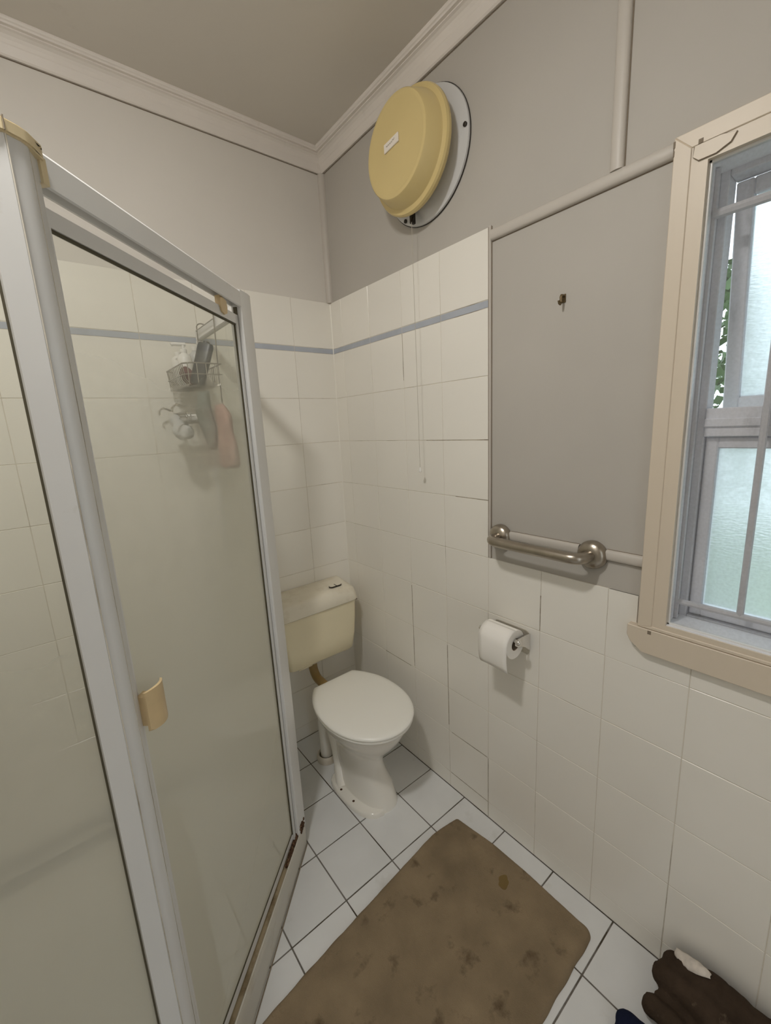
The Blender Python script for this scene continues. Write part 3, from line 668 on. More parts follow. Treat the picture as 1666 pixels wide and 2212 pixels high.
for i in range(8): bm.faces.new((A[i], A[(i + 1) % 8], C_[(i + 1) % 8], C_[i]))
bm.faces.new(A[::-1]); bm.faces.new(C_)
box_ = None
dbox(0.138, 0.156, -0.024, -0.0105, 1.851, 1.876)
obj('pivot_block', bm, M['handle'], door)
# curved finger pull on the closing stile
bm = B(); rows = []
n = 10
for k in range(n + 1):
    t = k / n; s = 0.665 - 0.047 * t; bulge = 0.004 + 0.020 * math.sin(PI * (0.15 + 0.7 * t))
    sg = 0.003 * math.sin(PI * t)
    rows.append([dg(s, bulge, 1.030 + 0.004 * t - (0.004 if k in (0, n) else 0) * -1), dg(s, bulge, 1.104 + sg), dg(s, bulge - 0.005, 1.104 + sg), dg(s, bulge - 0.005, 1.030 + 0.004 * t)])
loft(bm, rows)
bmesh.ops.bevel(bm, geom=[e for e in bm.edges if len(e.link_faces) == 2 and e.calc_face_angle(0) > 0.9], offset=0.0015, segments=2, affect='EDGES')
dbox(0.645, 0.664, -0.006, 0.010, 1.04, 1.095)
obj('door_handle', bm, M['handle'], door, smooth=True, angle=35)

# ------------------------------------------------------------------ shower caddy on the return panel, and what it holds
cad = empty('shower_caddy', (-0.62, -0.165, 1.757), label='wire shower caddy hooked over the return panel inside the shower', cat='caddy')
R3 = 0.0019
bm = B()
for yy in (-0.052, -0.245):
    pts = [(-0.585, yy, 1.900), (-0.585, yy, 1.920)] + [(-0.601 + 0.016 * math.cos(PI * k / 6), yy, 1.920 + 0.012 * math.sin(PI * k / 6)) for k in range(1, 6)] + [(-0.618, yy, 1.920), (-0.622, yy, 1.78), (-0.624, yy, 1.56)]
    sweep(bm, pts, 0.0022, 7)
sweep(bm, [(-0.622, -0.052, 1.905), (-0.622, -0.245, 1.905)], 0.0018, 6)
obj('hanger', bm, M['wire'], cad, smooth=True)
def basket(zr, zb, x0, x1, y0, y1, nw, name):
    bm = B()
    c = 0.025
    rim = [(x0, y0, zr), (x1 + c, y0, zr), (x1, y0 + c, zr), (x1, y1 - c, zr), (x1 + c, y1, zr), (x0, y1, zr)]
    sweep(bm, rim + [rim[0]], 0.0023, 7); sweep(bm, [(a, b, zr - (zr - zb) * 0.5) for a, b, _ in rim], 0.0014, 6)
    for k in range(nw):
        yy = y0 + c + (y1 - y0 - 2 * c) * k / (nw - 1)
        sweep(bm, [(x1, yy, zr), (x1 + 0.006, yy, zb + 0.02), (x1 + 0.022, yy, zb), (x0 - 0.004, yy, zb), (x0, yy, zb + 0.01), (x0, yy, zr)], R3 * 0.8, 6)
    for k in range(4):
        xx = x0 - 0.02 + (x1 + 0.03 - x0) * k / 3
        for yy in (y0, y1): sweep(bm, [(xx, yy, zr), (xx, yy + (0.004 if yy == y0 else -0.004), zb + 0.004)], R3 * 0.8, 6)
        sweep(bm, [(xx, y0, zb + 0.002), (xx, y1, zb + 0.002)], R3 * 0.8, 6)
    obj(name, bm, M['wire'], cad, smooth=True)
basket(1.757, 1.690, -0.628, -0.742, -0.290, -0.035, 12, 'upper_basket')
basket(1.610, 1.575, -0.628, -0.742, -0.250, -0.050, 8, 'soap_basket')
bm = B()
for yy in (-0.245, -0.052):
    bm = B(); sweep(bm, [(-0.742, yy, 1.62), (-0.772, yy, 1.632), (-0.785, yy, 1.622), (-0.785, yy, 1.608)], 0.0042, 7)
    obj('hook', bm, M['chrome'], cad, smooth=True)
# bottles
def bottle(loc, h, r, m, lab, pump=False, tube=False):
    t = empty('shower_bottle', loc, label=lab, cat='bottle'); x, y, z = loc
    bm = B(); lathe(bm, [(r * 0.92, 0.001), (r, 0.006), (r, h * 0.72), (r * 0.85, h * 0.80), (r * 0.42, h * 0.86), (r * 0.40, h * 0.88)], loc, 'z', 24); obj('body', bm, m, t, smooth=True)
    bm = B(); lathe(bm, [(r * 0.46, h * 0.875), (r * 0.46, h * 0.95), (r * 0.30, h * 0.97)], loc, 'z', 20)
    if pump: sweep(bm, [(x, y, z + h * 0.96), (x, y, z + h * 1.08)], 0.0045, 8); sweep(bm, [(x + 0.008, y, z + h * 1.08), (x - 0.03, y + 0.005, z + h * 1.08), (x - 0.036, y + 0.005, z + h * 1.06)], 0.006, 8)
    obj('cap', bm, M['bottle_w'], t, smooth=True)
bottle((-0.700, -0.068, 1.694), 0.135, 0.024, M['bottle_w'], 'short round white bottle at the far end of the wire caddy')
bottle((-0.700, -0.148, 1.694), 0.132, 0.023, M['bottle_w'], 'white pump bottle in the middle of the wire caddy', pump=True)
bottle((-0.653, -0.108, 1.694), 0.150, 0.020, M['bottle_g'], 'grey bottle at the back of the wire caddy, against the glass')
# black bottle standing tilted
bb = empty('shower_bottle', (-0.690, -0.262, 1.694), label='flat black bottle leaning in the near end of the wire caddy', cat='bottle')
bm = B()
rings = []
d = Vector((0.34, -0.02, 1)).normalized()
for t, a, b in ((0.0, 0.020, 0.010), (0.008, 0.023, 0.013), (0.125, 0.0245, 0.013), (0.134, 0.022, 0.011)):
    c = Vector((-0.702, -0.262, 1.694)) + d * t
    u = Vector((0.75, -0.62, -0.25)).normalized(); v = d.cross(u).normalized()
    rings.append([c + u * a * math.copysign(abs(math.cos(q)) ** 0.6, math.cos(q)) + v * b * math.copysign(abs(math.sin(q)) ** 0.6, math.sin(q)) for q in [2 * PI * k / 20 for k in range(20)]])
loft(bm, rings); obj('body', bm, M['black'], bb, smooth=True)
bm = B(); c = Vector((-0.702, -0.262, 1.694)) + d * 0.134
sweep(bm, [c, c + d * 0.006], 0.0105, 12); obj('cap', bm, M['black'], bb, smooth=True)
# cloths and scrubbers
def drape(name, pts, rad, m, lab, cat, seed, amp=0.006, flat=1.0, n=14, sub=5, **kw):
    """soft bunched cloth: a thick lumpy sweep"""
    rnd = random.Random(seed); bm = B()
    P = []; Rr = []
    for i in range(len(pts) - 1):
        for k in range(sub):
            t = k / sub; P.append(Vector(pts[i]).lerp(Vector(pts[i + 1]), t)); Rr.append(rad[i] * (1 - t) + rad[i + 1] * t)
    P.append(Vector(pts[-1])); Rr.append(rad[-1])
    sweep(bm, P, Rr, n, flat=flat)
    for v in bm.verts:
        q = v.co * 55
        v.co += Vector((math.sin(q.y + q.z * 0.7 + seed), math.sin(q.x * 1.2 + q.z + seed * 2), math.sin(q.x + q.y * 1.3 + seed))) * amp + Vector((rnd.uniform(-1, 1), rnd.uniform(-1, 1), rnd.uniform(-1, 1))) * amp * 0.25
    o = obj(name, bm, m, smooth=True, angle=80, label=lab, cat=cat, **kw)
    sm = o.modifiers.new('soft', 'SUBSURF'); sm.levels = sm.render_levels = 1
    return o
drape('bath_sponge', [(-0.722, -0.200, 1.742), (-0.705, -0.212, 1.722), (-0.672, -0.222, 1.716)], [0.022, 0.025, 0.022], M['maroon'], 'maroon mesh scrubber bunched in the wire caddy below the black bottle', 'sponge', 1)
drape('flannel', [(-0.692, -0.262, 1.672), (-0.690, -0.262, 1.61), (-0.685, -0.265, 1.55), (-0.682, -0.262, 1.48)], [0.032, 0.040, 0.036, 0.024], M['ggreen'], 'grey green cloth hanging under the wire caddy', 'cloth', 2, flat=0.6)
drape('flannel', [(-0.655, -0.315, 1.625), (-0.652, -0.325, 1.58), (-0.652, -0.330, 1.50), (-0.650, -0.330, 1.418)], [0.022, 0.050, 0.058, 0.056], M['pinkb'], 'faded pink brown cloth hanging behind the shower glass by the corner post', 'cloth', 3, flat=0.42)
soap = empty('soap_bar', (-0.70, -0.15, 1.58), label='bar of pale soap in the lower basket of the wire caddy', cat='soap')
bm = B(); box(bm, -0.735, -0.665, -0.19, -0.11, 1.5785, 1.604, bev=0.010, seg=3); obj('bar', bm, M['bottle_w'], soap, smooth=True)
drape('flannel', [(-0.748, -0.10, 1.60), (-0.742, -0.16, 1.545), (-0.730, -0.20, 1.535)], [0.018, 0.030, 0.022], M['bottle_g'], 'pale grey cloth bunched below the soap basket of the caddy', 'cloth', 5)

# ------------------------------------------------------------------ toilet
toi = empty('toilet', (-0.28, -0.42, 0), label='white pedestal toilet with its lid closed, in the corner beside the shower', cat='toilet')
CX = -0.277
def egg(z, hw, yb, yf, n=56, sq=2.0, cx=CX, flatb=0.0):
    """plan outline: widest at 45%, rounder front, flatter back"""
    ym = yb + (yf - yb) * 0.47; out = []
    for k in range(n):
        a = 2 * PI * k / n; c, s = math.cos(a), math.sin(a)
        x = hw * math.copysign(abs(c) ** (2 / sq), c)
        if s >= 0: y = ym + (yb - ym) * math.copysign(abs(s) ** (2 / (sq + flatb)), s); x = x if not flatb else hw * math.copysign(abs(c) ** (2 / (sq + flatb * 0.3)), c)
        else: y = ym + (yf - ym) * abs(s) ** (2 / sq)
        out.append((cx + x, y, z))
    return out
bm = B()
secs = [(0.000, 0.091, -0.235, -0.608, 2.4), (0.012, 0.090, -0.236, -0.607, 2.4), (0.035, 0.085, -0.24, -0.601, 2.35), (0.08, 0.078, -0.25, -0.587, 2.3), (0.13, 0.071, -0.255, -0.565, 2.2), (0.175, 0.066, -0.255, -0.553, 2.15),
        (0.215, 0.073, -0.25, -0.560, 2.1), (0.255, 0.094, -0.24, -0.590, 2.05), (0.30, 0.124, -0.235, -0.632, 2.0), (0.34, 0.149, -0.23, -0.660, 2.0), (0.372, 0.164, -0.228, -0.676, 2.0), (0.386, 0.169, -0.226, -0.681, 2.0), (0.392, 0.166, -0.228, -0.677, 2.0)]
loft(bm, [egg(z, hw, yb, yf, sq=s, cx=(-0.268 if z < 0.1 else CX)) for z, hw, yb, yf, s in secs])
o = obj('pan', bm, M['china'], toi, smooth=True, angle=75)
# side foot with the bolt holes, and the trap bulge
bm = B()
pts = [(-0.330, -0.30), (-0.362, -0.308), (-0.381, -0.328), (-0.391, -0.36), (-0.394, -0.40), (-0.393, -0.455), (-0.388, -0.505), (-0.378, -0.545), (-0.362, -0.577), (-0.338, -0.598), (-0.305, -0.606), (-0.28, -0.59), (-0.28, -0.32)]
pc = Vector((-0.325, -0.45))
ins = [tuple(Vector(p) + (pc - Vector(p)).normalized() * 0.006) for p in pts]
loft(bm, [[(*p, 0.0) for p in pts], [(*p, 0.016) for p in pts], [(*p, 0.0215) for p in ins]])
sweep(bm, [(-0.352, -0.38, 0.006), (-0.346, -0.36, 0.03), (-0.334, -0.335, 0.08), (-0.324, -0.31, 0.13), (-0.314, -0.28, 0.19), (-0.305, -0.25, 0.24)], [0.030, 0.027, 0.026, 0.028, 0.034, 0.038], 18)
obj('foot_flange', bm, M['china'], toi, smooth=True, angle=50)
for x, y in ((-0.377, -0.405), (-0.370, -0.487)):
    bm = B(); lathe(bm, [(0.0052, 0.0195), (0.0052, 0.0222), (0.003, 0.0226)], (x, y, 0), 'z', 14); obj('bolt_hole', bm, M['rust'], toi)
# outlet, collar in the floor
bm = B(); sweep(bm, [(-0.30, -0.25, 0.31), (-0.302, -0.225, 0.28), (-0.315, -0.198, 0.235), (-0.318, -0.193, 0.18), (-0.318, -0.192, 0.012)], [0.034, 0.038, 0.036, 0.031, 0.029], 24); obj('outlet_pipe', bm, M['china'], toi, smooth=True)
bm = B(); lathe(bm, [(0.0345, 0.010), (0.0355, 0.030), (0.040, 0.034), (0.0455, 0.030), (0.048, 0.020), (0.047, 0.0005)], (-0.318, -0.192, 0), 'z', 32, capends=False)
lathe(bm, [(0.0345, 0.010), (0.047, 0.0005)], (-0.318, -0.192, 0), 'z', 32, capends=False)
collar = obj('floor_collar', bm, M['pvc'], toi, smooth=True, angle=50)
bm = B(); lathe(bm, [(0.030, 0.022), (0.0352, 0.022), (0.0352, 0.026), (0.030, 0.027)], (-0.318, -0.192, 0), 'z', 32); obj('rubber_ring', bm, M['seal'], collar)
# seat ring and lid
def lidring(z, g, zz=0):
    hw = 0.1815 + g; yb = -0.236 + g * 0.6; yf = -0.694 - g; n = 72; out = []
    ym = -0.462
    for k in range(n):
        a = 2 * PI * k / n; c, s = math.cos(a), math.sin(a)
        if s <= 0: x, y = hw * math.copysign(abs(c) ** 0.97, c), ym + (yf - ym) * abs(s) ** 0.97
        else:
            # sides curve in to a straight hinge edge
            y = ym + (yb - ym) * min(1.0, s ** 0.9 * 1.06)
            x = hw * math.copysign(abs(c) ** 0.62, c) if abs(c) > 0 else 0
            wy = (y - ym) / (yb - ym)
            x = math.copysign((hw) * (1 - 0.43 * wy ** 2.3), c) if wy < 0.999 else (hw * 0.57) * c / max(abs(c), abs(math.cos(math.asin(min(1, (1 / 1.06) ** (1 / 0.9))))))
            if wy >= 0.999: x = max(-hw * 0.57, min(hw * 0.57, x)) * min(1.0, 1)
        out.append((CX + 0.003 + x, y, z))
    return out
bm = B(); loft(bm, [lidring(0.3925, -0.012), lidring(0.3945, -0.004), lidring(0.402, -0.001), lidring(0.4085, -0.006)])
obj('seat', bm, M['seatp'], toi, smooth=True, angle=60)
bm = B(); loft(bm, [lidring(0.4087, -0.008), lidring(0.4095, -0.001), lidring(0.414, 0.0018), lidring(0.4195, -0.0005), lidring(0.4235, -0.008), lidring(0.4255, -0.022), lidring(0.4265, -0.05)])
obj('lid', bm, M['seatp'], toi, smooth=True, angle=75)
bm = B()
for x in (-0.335, -0.225):
    bm = B(); box(bm, x - 0.018, x + 0.018, -0.214, -0.236, 0.389, 0.402, bev=0.003); obj('hinge', bm, M['seatp'], toi)
# cistern
cis = empty('cistern', (-0.275, -0.09, 0.48), label='yellowed plastic dual flush cistern on the back wall above the toilet', cat='cistern')
CC = -0.275
def cring(z, wb, wf, yf, r=0.022, yb=-0.003, n=6):
    """plan: back width wb, front width wf (full), front at yf, rounded front corners"""
    P = [(CC + wb / 2, yb), (CC + wf / 2, yf), (CC - wf / 2, yf), (CC - wb / 2, yb)]; out = [(*P[0], z)]
    for c, d0, d1 in ((P[1], P[0], P[2]), (P[2], P[1], P[3])):
        c = Vector(c); a = c + (Vector(d0) - c).normalized() * r; b = c + (Vector(d1) - c).normalized() * r
        for k in range(n + 1):
            t = k / n; q = a * (1 - t) ** 2 + c * 2 * t * (1 - t) + b * t * t; out.append((q.x, q.y, z))
    out.append((*P[3], z)); return out
bm = B()
loft(bm, [cring(0.484, 0.358, 0.325, -0.160), cring(0.490, 0.368, 0.335, -0.166), cring(0.56, 0.392, 0.362, -0.170), cring(0.64, 0.408, 0.380, -0.171), cring(0.728, 0.418, 0.392, -0.170)])
for a, b, dz in ((-0.40, -0.33, 0.012), (-0.16, -0.125, 0.008)): box(bm, a, b, -0.155, -0.03, 0.484 - dz, 0.488, bev=0.003)
obj('tank', bm, M['cist'], cis, smooth=True, angle=50)
bm = B()
def lr(z, g, dy=0.0): return cring(z, 0.450 + g * 2, 0.400 + g * 2, -0.176 - g - dy, 0.028)
loft(bm, [lr(0.7285, 0.001), lr(0.733, 0.003), lr(0.760, 0.0), lr(0.783, -0.006), lr(0.792, -0.014), [(x, y, z + (0.006 if y > -0.1 else 0)) for x, y, z in lr(0.796, -0.030)]])
cl = obj('cistern_lid', bm, M['cistlid'], cis, smooth=True, angle=35)
bm = B(); box(bm, CC - 0.20, CC + 0.20, -0.1738, -0.16, 0.7262, 0.7288); obj('shadow_gap', bm, M['gap'], cl)  # dark strip painted in as the shade below the lid rim
def stad(bm, cx, cy, hw, r, z0, z1, a0, a1):
    pts = []
    for k in range(9): a = -PI / 2 + PI * k / 8; pts.append((cx + hw - r + r * math.cos(a), cy + r * math.sin(a)))
    for k in range(9): a = PI / 2 + PI * k / 8; pts.append((cx - hw + r + r * math.cos(a), cy + r * math.sin(a)))
    pts = [(min(max(x, a0), a1), y) for x, y in pts]
    vprism(bm, pts, z0, z1)
bx, by = -0.155, -0.112
bm = B(); stad(bm, bx, by, 0.033, 0.0145, 0.7985, 0.8028, -9, 9); obj('button_recess', bm, M['darkm'], cl)
bm = B(); stad(bm, bx - 0.001, by, 0.030, 0.0112, 0.802, 0.8050, -9, bx - 0.004); obj('flush_button', bm, M['cistlid'], cl)
bm = B(); stad(bm, bx + 0.001, by, 0.030, 0.0112, 0.802, 0.8042, bx + 0.003, 9); obj('flush_button', bm, M['cistlid'], cl)
# flush pipe
fp = empty('flush_pipe', (-0.292, -0.09, 0.40), label='brown stained flush pipe elbow between the cistern and the toilet pan', cat='pipe')
bm = B(); sweep(bm, [(-0.295, -0.085, 0.483), (-0.295, -0.085, 0.43)] + [(-0.295, -0.085 - 0.055 * (1 - math.cos(t)), 0.43 - 0.055 * math.sin(t)) for t in [PI / 2 * k / 8 for k in range(1, 9)]] + [(-0.294, -0.18, 0.372), (-0.292, -0.232, 0.365)], 0.0205, 20)
obj('elbow', bm, M['brownpipe'], fp, smooth=True)
bm = B(); lathe(bm, [(0.026, 0.448), (0.028, 0.452), (0.028, 0.478), (0.026, 0.4825)], (-0.295, -0.085, 0), 'z', 24); obj('union_nut', bm, M['pvc'], fp, smooth=True)

# ------------------------------------------------------------------ exhaust fan
FCY, FCZ = -0.632, 2.378
fan = empty('exhaust_fan', (0, FCY, FCZ), label='round yellow domed exhaust fan on a white enamel plate, high on the right wall', cat='fan')
bm = B(); lathe(bm, [(0.187, -0.0038), (0.1885, -0.001), (0.186, 0.006), (0.160, 0.011), (0.150, 0.020), (0.125, 0.024), (0.02, 0.024)][::1], (0, 0, 0), 'x', 72)
for v in bm.verts: v.co = Vector((-v.co.x, v.co.y + FCY, v.co.z + FCZ))
plate = obj('back_plate', bm, M['enamel'], fan, smooth=True, angle=50)
bm = B(); lathe(bm, [(0.1872, -0.0038), (0.1891, -0.0030), (0.1893, 0.0005), (0.1882, 0.0012)], (0, 0, 0), 'x', 72, capends=False)
for v in bm.verts: v.co = Vector((-v.co.x, v.co.y + FCY, v.co.z + FCZ))
obj('rim_edge', bm, M['darkm'], plate)
bm = B(); lathe(bm, [(0.095, -0.02), (0.095, -0.075)], (0, FCY, FCZ), 'x', 40); obj('motor_housing', bm, M['darkm'], fan, smooth=True)
bm = B(); lathe(bm, [(0.158, -0.054), (0.166, -0.056), (0.1695, -0.062), (0.1700, -0.070), (0.1665, -0.077), (0.157, -0.0790), (0.1535, -0.0805), (0.1515, -0.085), (0.1385, -0.128), (0.1355, -0.1315), (0.1290, -0.1330), (0.1240, -0.1325), (0.1205, -0.1315), (0.06, -0.1335), (0.002, -0.134)], (0, FCY, FCZ - 0.004), 'x', 96)
cap_ = obj('domed_cover', bm, M['yellow'], fan, smooth=True, angle=24)
# label plate in its centre with faint lettering
bm = B(); box(bm, -0.1335, -0.1385, -0.587, -0.655, 2.373, 2.398, bev=0.0012)
for v in bm.verts: v.co.z += 0.08 * (-v.co.y - 0.62)
lab = obj('badge', bm, M['labelw'], cap_)
bm = B(); pth = [(-0.1386, -0.599 - 0.0025 * k, 2.3845 + 0.0022 * math.sin(k * 2.1) + 0.0002 * k + (0.002 if k > 11 else 0)) for k in range(17)]
sweep(bm, pth, 0.0009, 5); obj('lettering', bm, M['ink'], lab)
for yy, zz in ((-0.8085, 2.386), (-0.537, 2.229), (-0.46, 2.386)):
    bm = B(); lathe(bm, [(0.0065, -0.008), (0.0065, -0.0125), (0.004, -0.0135)], (0, yy, zz), 'x', 14); obj('screw', bm, M['darkm'], plate)
bm = B(); box(bm, -0.020, -0.040, -0.588, -0.600, 2.196, 2.245, bev=0.002); sweep(bm, [(-0.03, -0.597, 2.215), (-0.043, -0.604, 2.195)], 0.004, 6); obj('pull_switch', bm, M['darkm'], fan)
bm = B(); sweep(bm, [(-0.043, -0.602, 2.196), (-0.0425, -0.603, 1.9), (-0.042, -0.6035, 1.5), (-0.042, -0.604, 1.368)], 0.0008, 6); cd = obj('pull_cord', bm, M['cord'], fan)
bm = B(); lathe(bm, [(0.0015, 0.012), (0.0038, 0.006), (0.0058, -0.001), (0.0058, -0.004), (0.004, -0.006)], (-0.042, -0.604, 1.361), 'z', 14); obj('cord_knob', bm, M['bottle_w'], cd, smooth=True)

# ------------------------------------------------------------------ grab rail
gr = empty('grab_rail', (-0.01, -1.085, 1.155), label='short stainless grab rail fixed across the batten beside the window', cat='rail')
GY0, GY1, GZ = -0.936, -1.237, 1.157
for yy in (GY0, GY1):
    bm = B(); lathe(bm, [(0.0395, 0.0035), (0.0400, -0.004), (0.0385, -0.011), (0.033, -0.018), (0.024, -0.023), (0.0165, -0.0245)], (0, yy, GZ), 'x', 36); obj('flange', bm, M['steel'], gr, smooth=True, angle=60)
bm = B(); r = 0.034; xo = -0.072
p = [(-0.018, GY0, GZ)] + [(xo + r - r * math.sin(t), GY0 - r + r * math.cos(t), GZ) for t in [PI / 2 * k / 8 for k in range(9)]] + [(xo, -1.05, GZ - 0.001), (xo, -1.12, GZ)] + [(xo + r - r * math.cos(t), GY1 + r - r * math.sin(t), GZ) for t in [PI / 2 * k / 8 for k in range(9)]] + [(-0.018, GY1, GZ)]
sweep(bm, p, 0.0155, 20); obj('bar', bm, M['steel'], gr, smooth=True, angle=60)

# ------------------------------------------------------------------ toilet roll holder and roll
hd = empty('toilet_roll_holder', (-0.005, -0.985, 0.84), label='chrome toilet roll holder screwed to the white wall tiles', cat='holder')
HA, HB, HZ = -0.915, -1.050, 0.845
bm = B(); prism(bm, [(HA, 0.790), (HA, 0.843), (HA - 0.004, 0.853), (HA - 0.014, 0.857), (HB + 0.014, 0.857), (HB + 0.004, 0.853), (HB, 0.843), (HB, 0.780), (HB + 0.006, 0.774), (HA - 0.006, 0.784)], -0.0008, -0.004, lambda u, v, w: Vector((w, u, v)))
bp = obj('back_plate', bm, M['plate'], hd)
for yy, zz in ((-0.937, 0.846), (-0.965, 0.845), (-0.995, 0.843), (-1.025, 0.842)):
    bm = B(); lathe(bm, [(0.0032, -0.0042), (0.0032, -0.0055)], (0, yy, zz), 'x', 10); obj('screw', bm, M['darkm'], bp)
for yy in (HA, HB):
    bm = B(); s = 1 if yy == HA else -1
    prism(bm, [(-0.001, 0.850), (-0.030, 0.853), (-0.074, 0.856), (-0.082, 0.850), (-0.082, 0.838), (-0.074, 0.832), (-0.030, 0.815), (-0.001, 0.79)], yy, yy + s * 0.0022, lambda u, v, w: Vector((u, w, v)))
    obj('arm', bm, M['chrome'], hd)
bm = B(); sweep(bm, [(-0.070, HA + 0.006, HZ), (-0.070, HB - 0.006, HZ)], 0.0075, 20)
for yy in (HA + 0.004, HB - 0.004): bmesh.ops.create_uvsphere(bm, u_segments=18, v_segments=12, radius=0.0098, matrix=Matrix.Translation((-0.070, yy, HZ)))
obj('spindle', bm, M['chrome'], hd, smooth=True)
roll = empty('toilet_roll', (-0.07, -0.98, 0.84), label='white toilet roll on the chrome holder, its end sheet hanging in front', cat='toilet roll')
RY0, RY1, RR, RC = -0.930, -1.041, 0.0475, 0.020
RCX, RCZ = -0.066, 0.832
bm = B(); lathe(bm, [(RC, RY0), (RR - 0.001, RY0), (RR, RY0 - 0.001), (RR, RY1 + 0.001), (RR - 0.001, RY1), (RC, RY1), (RC, RY0)], (RCX, 0, RCZ), 'y', 56, capends=False); obj('paper', bm, M['paper'], roll, smooth=True, angle=40)
bm = B(); lathe(bm, [(RC - 0.0012, RY0 - 0.001), (RC + 0.0004, RY0 - 0.001), (RC + 0.0004, RY1 + 0.001), (RC - 0.0012, RY1 + 0.001), (RC - 0.0012, RY0 - 0.001)], (RCX, 0, RCZ), 'y', 40, capends=False); obj('core', bm, M['card'], roll, smooth=True)
bm = B(); prof = []
for k in range(9): a = PI * 0.5 + PI * 0.5 * k / 8; prof.append((RCX + (RR + 0.0008) * math.cos(a), RCZ + (RR + 0.0008) * math.sin(a)))
prof += [(RCX - RR - 0.0016, RCZ - 0.02), (RCX - RR - 0.001, RCZ - 0.045), (RCX - RR + 0.003, RCZ - 0.070), (RCX - RR + 0.009, RCZ - 0.086)]
g = []
for k, (x, z) in enumerate(prof):
    row = []
    for j in range(7):
        t = j / 6; yy = RY0 - 0.0005 + (RY1 - RY0 + 0.001) * t
        drop = max(0, k - 8) / 4
        row.append(bm.verts.new((x + 0.0016 * math.sin(t * 5 + k) * drop, yy - 0.002 * drop * (t < 0.1), z + drop * 0.004 * (t - 0.5) * -1)))
    g.append(row)
for a, b in zip(g, g[1:]):
    for j in range(6): bm.faces.new((a[j], a[j + 1], b[j + 1], b[j]))
s_ = obj('hanging_sheet', bm, M['paper'], roll, smooth=True, angle=80)
sd = s_.modifiers.new('thick', 'SOLIDIFY'); sd.thickness = 0.0008

# ------------------------------------------------------------------ little hook
hk = empty('wall_hook', (0.002, -1.1255, 1.836), label='tiny dark metal hook on the painted panel left of the window', cat='hook')
bm = B(); box(bm, 0.0038, 0.0015, -1.1195, -1.1315, 1.826, 1.847, bev=0.0008); obj('hook_plate', bm, M['brass'], hk)
bm = B(); sweep(bm, [(0.001, -1.1255, 1.843), (-0.008, -1.1255, 1.842), (-0.011, -1.1255, 1.838), (-0.011, -1.1255, 1.824), (-0.014, -1.1255, 1.8205), (-0.019, -1.1255, 1.822), (-0.021, -1.1255, 1.829)], [0.004, 0.0042, 0.0036, 0.003, 0.003, 0.003, 0.0034], 8); obj('hook_arm', bm, M['brass'], hk, smooth=True)

# ------------------------------------------------------------------ bath mat
bmt = empty('bath_mat', (-0.5, -1.08, 0), label='worn brown bath mat with dark stains on the tiled floor', cat='mat')
def mat_xy(u, v):
    """u 0..1 left to right, v 0..1 near to far, slightly out of square with rounded corners"""
    xl = -0.952; xr = -0.074 - 0.014 * abs(v - 0.45) - 0.018 * max(0, v - 0.7) / 0.3
    x = xl + (xr - xl) * u
    yf = -0.868 + 0.075 * min(1, u / 0.85) ** 0.85 - 0.018 * max(0, (u - 0.85) / 0.15) ** 1.5; yn = -1.346 + 0.012 * u
    y = yn + (yf - yn) * v
    cr = 0.030
    return x, y
NX, NY = 176, 100
bm = B(); rnd = random.Random(11); vt = []
xl, xr = -0.952, -0.07
def hsh(x, y): return 0.5 + 0.25 * math.sin(37 * x + 3 * math.sin(23 * y)) + 0.25 * math.sin(41 * y + 2.6 * math.sin(19 * x))
for j in range(NY + 1):
    row = []
    for i in range(NX + 1):
        u, v = i / NX, j / NY
        # rounded right-near corner
        x, y = mat_xy(u, v)
        ed = min(u * 0.88, (1 - u) * 0.88, v * 0.52, (1 - v) * 0.52)
        du, dv = (1 - u) * 0.88, v * 0.52
        for (a, b, sx, sy, cr) in ((du, dv, -1, 1, 0.024), ((1 - u) * 0.88, (1 - v) * 0.52, -1, -1, 0.010)):
            if a < cr and b < cr:
                d = math.hypot(cr - a, cr - b)
                if d > cr * max((cr - a), (cr - b)) / max(1e-6, d) * 0 + 0 and d > 1e-6:
                    m_ = max(cr - a, cr - b); k = m_ / d
                    na, nb = cr - (cr - a) * k, cr - (cr - b) * k
                    x += sx * (na - a); y += sy * (nb - b)
        wob = 0.0016 * math.sin(60 * x + 9 * y) + 0.0012 * math.sin(95 * y)
        if ed < 0.004: x += wob; y += 0.8 * wob
        z = 0.0015 + 0.0105 * min(1, ed / 0.008) ** 0.5 + (0.0016 * hsh(x, y) + rnd.uniform(-1, 1) * 0.0007) * min(1, ed / 0.01)
        row.append(bm.verts.new((x, y, z)))
    vt.append(row)
for j in range(NY):
    for i in range(NX): bm.faces.new((vt[j][i], vt[j][i + 1], vt[j + 1][i + 1], vt[j + 1][i]))
# skirt down to the floor and underside
border = vt[0] + [r[-1] for r in vt[1:]] + vt[-1][-2::-1] + [r[0] for r in vt[-2:0:-1]]
low_ = [bm.verts.new((v.co.x, v.co.y, 0.0006)) for v in border]; n = len(border)
for i in range(n): bm.faces.new((border[i], low_[i], low_[(i + 1) % n], border[(i + 1) % n]))
bm.faces.new(low_)
obj('pile', bm, M['mat'], bmt, smooth=True, angle=60, kind='stuff')

bm = B(); sp = []
for k in range(20):
    a = 2 * PI * k / 20; r_ = 0.022 + 0.004 * math.sin(2 * a) + 0.002 * math.sin(5 * a); sp.append((-0.1654 + r_ * math.cos(a), -1.0739 + r_ * 0.8 * math.sin(a)))
loft(bm, [[(x, y, 0.012) for x, y in sp], [(x, y, 0.0143) for x, y in sp]]); obj('stain_spot', bm, M['matstain'], bmt)

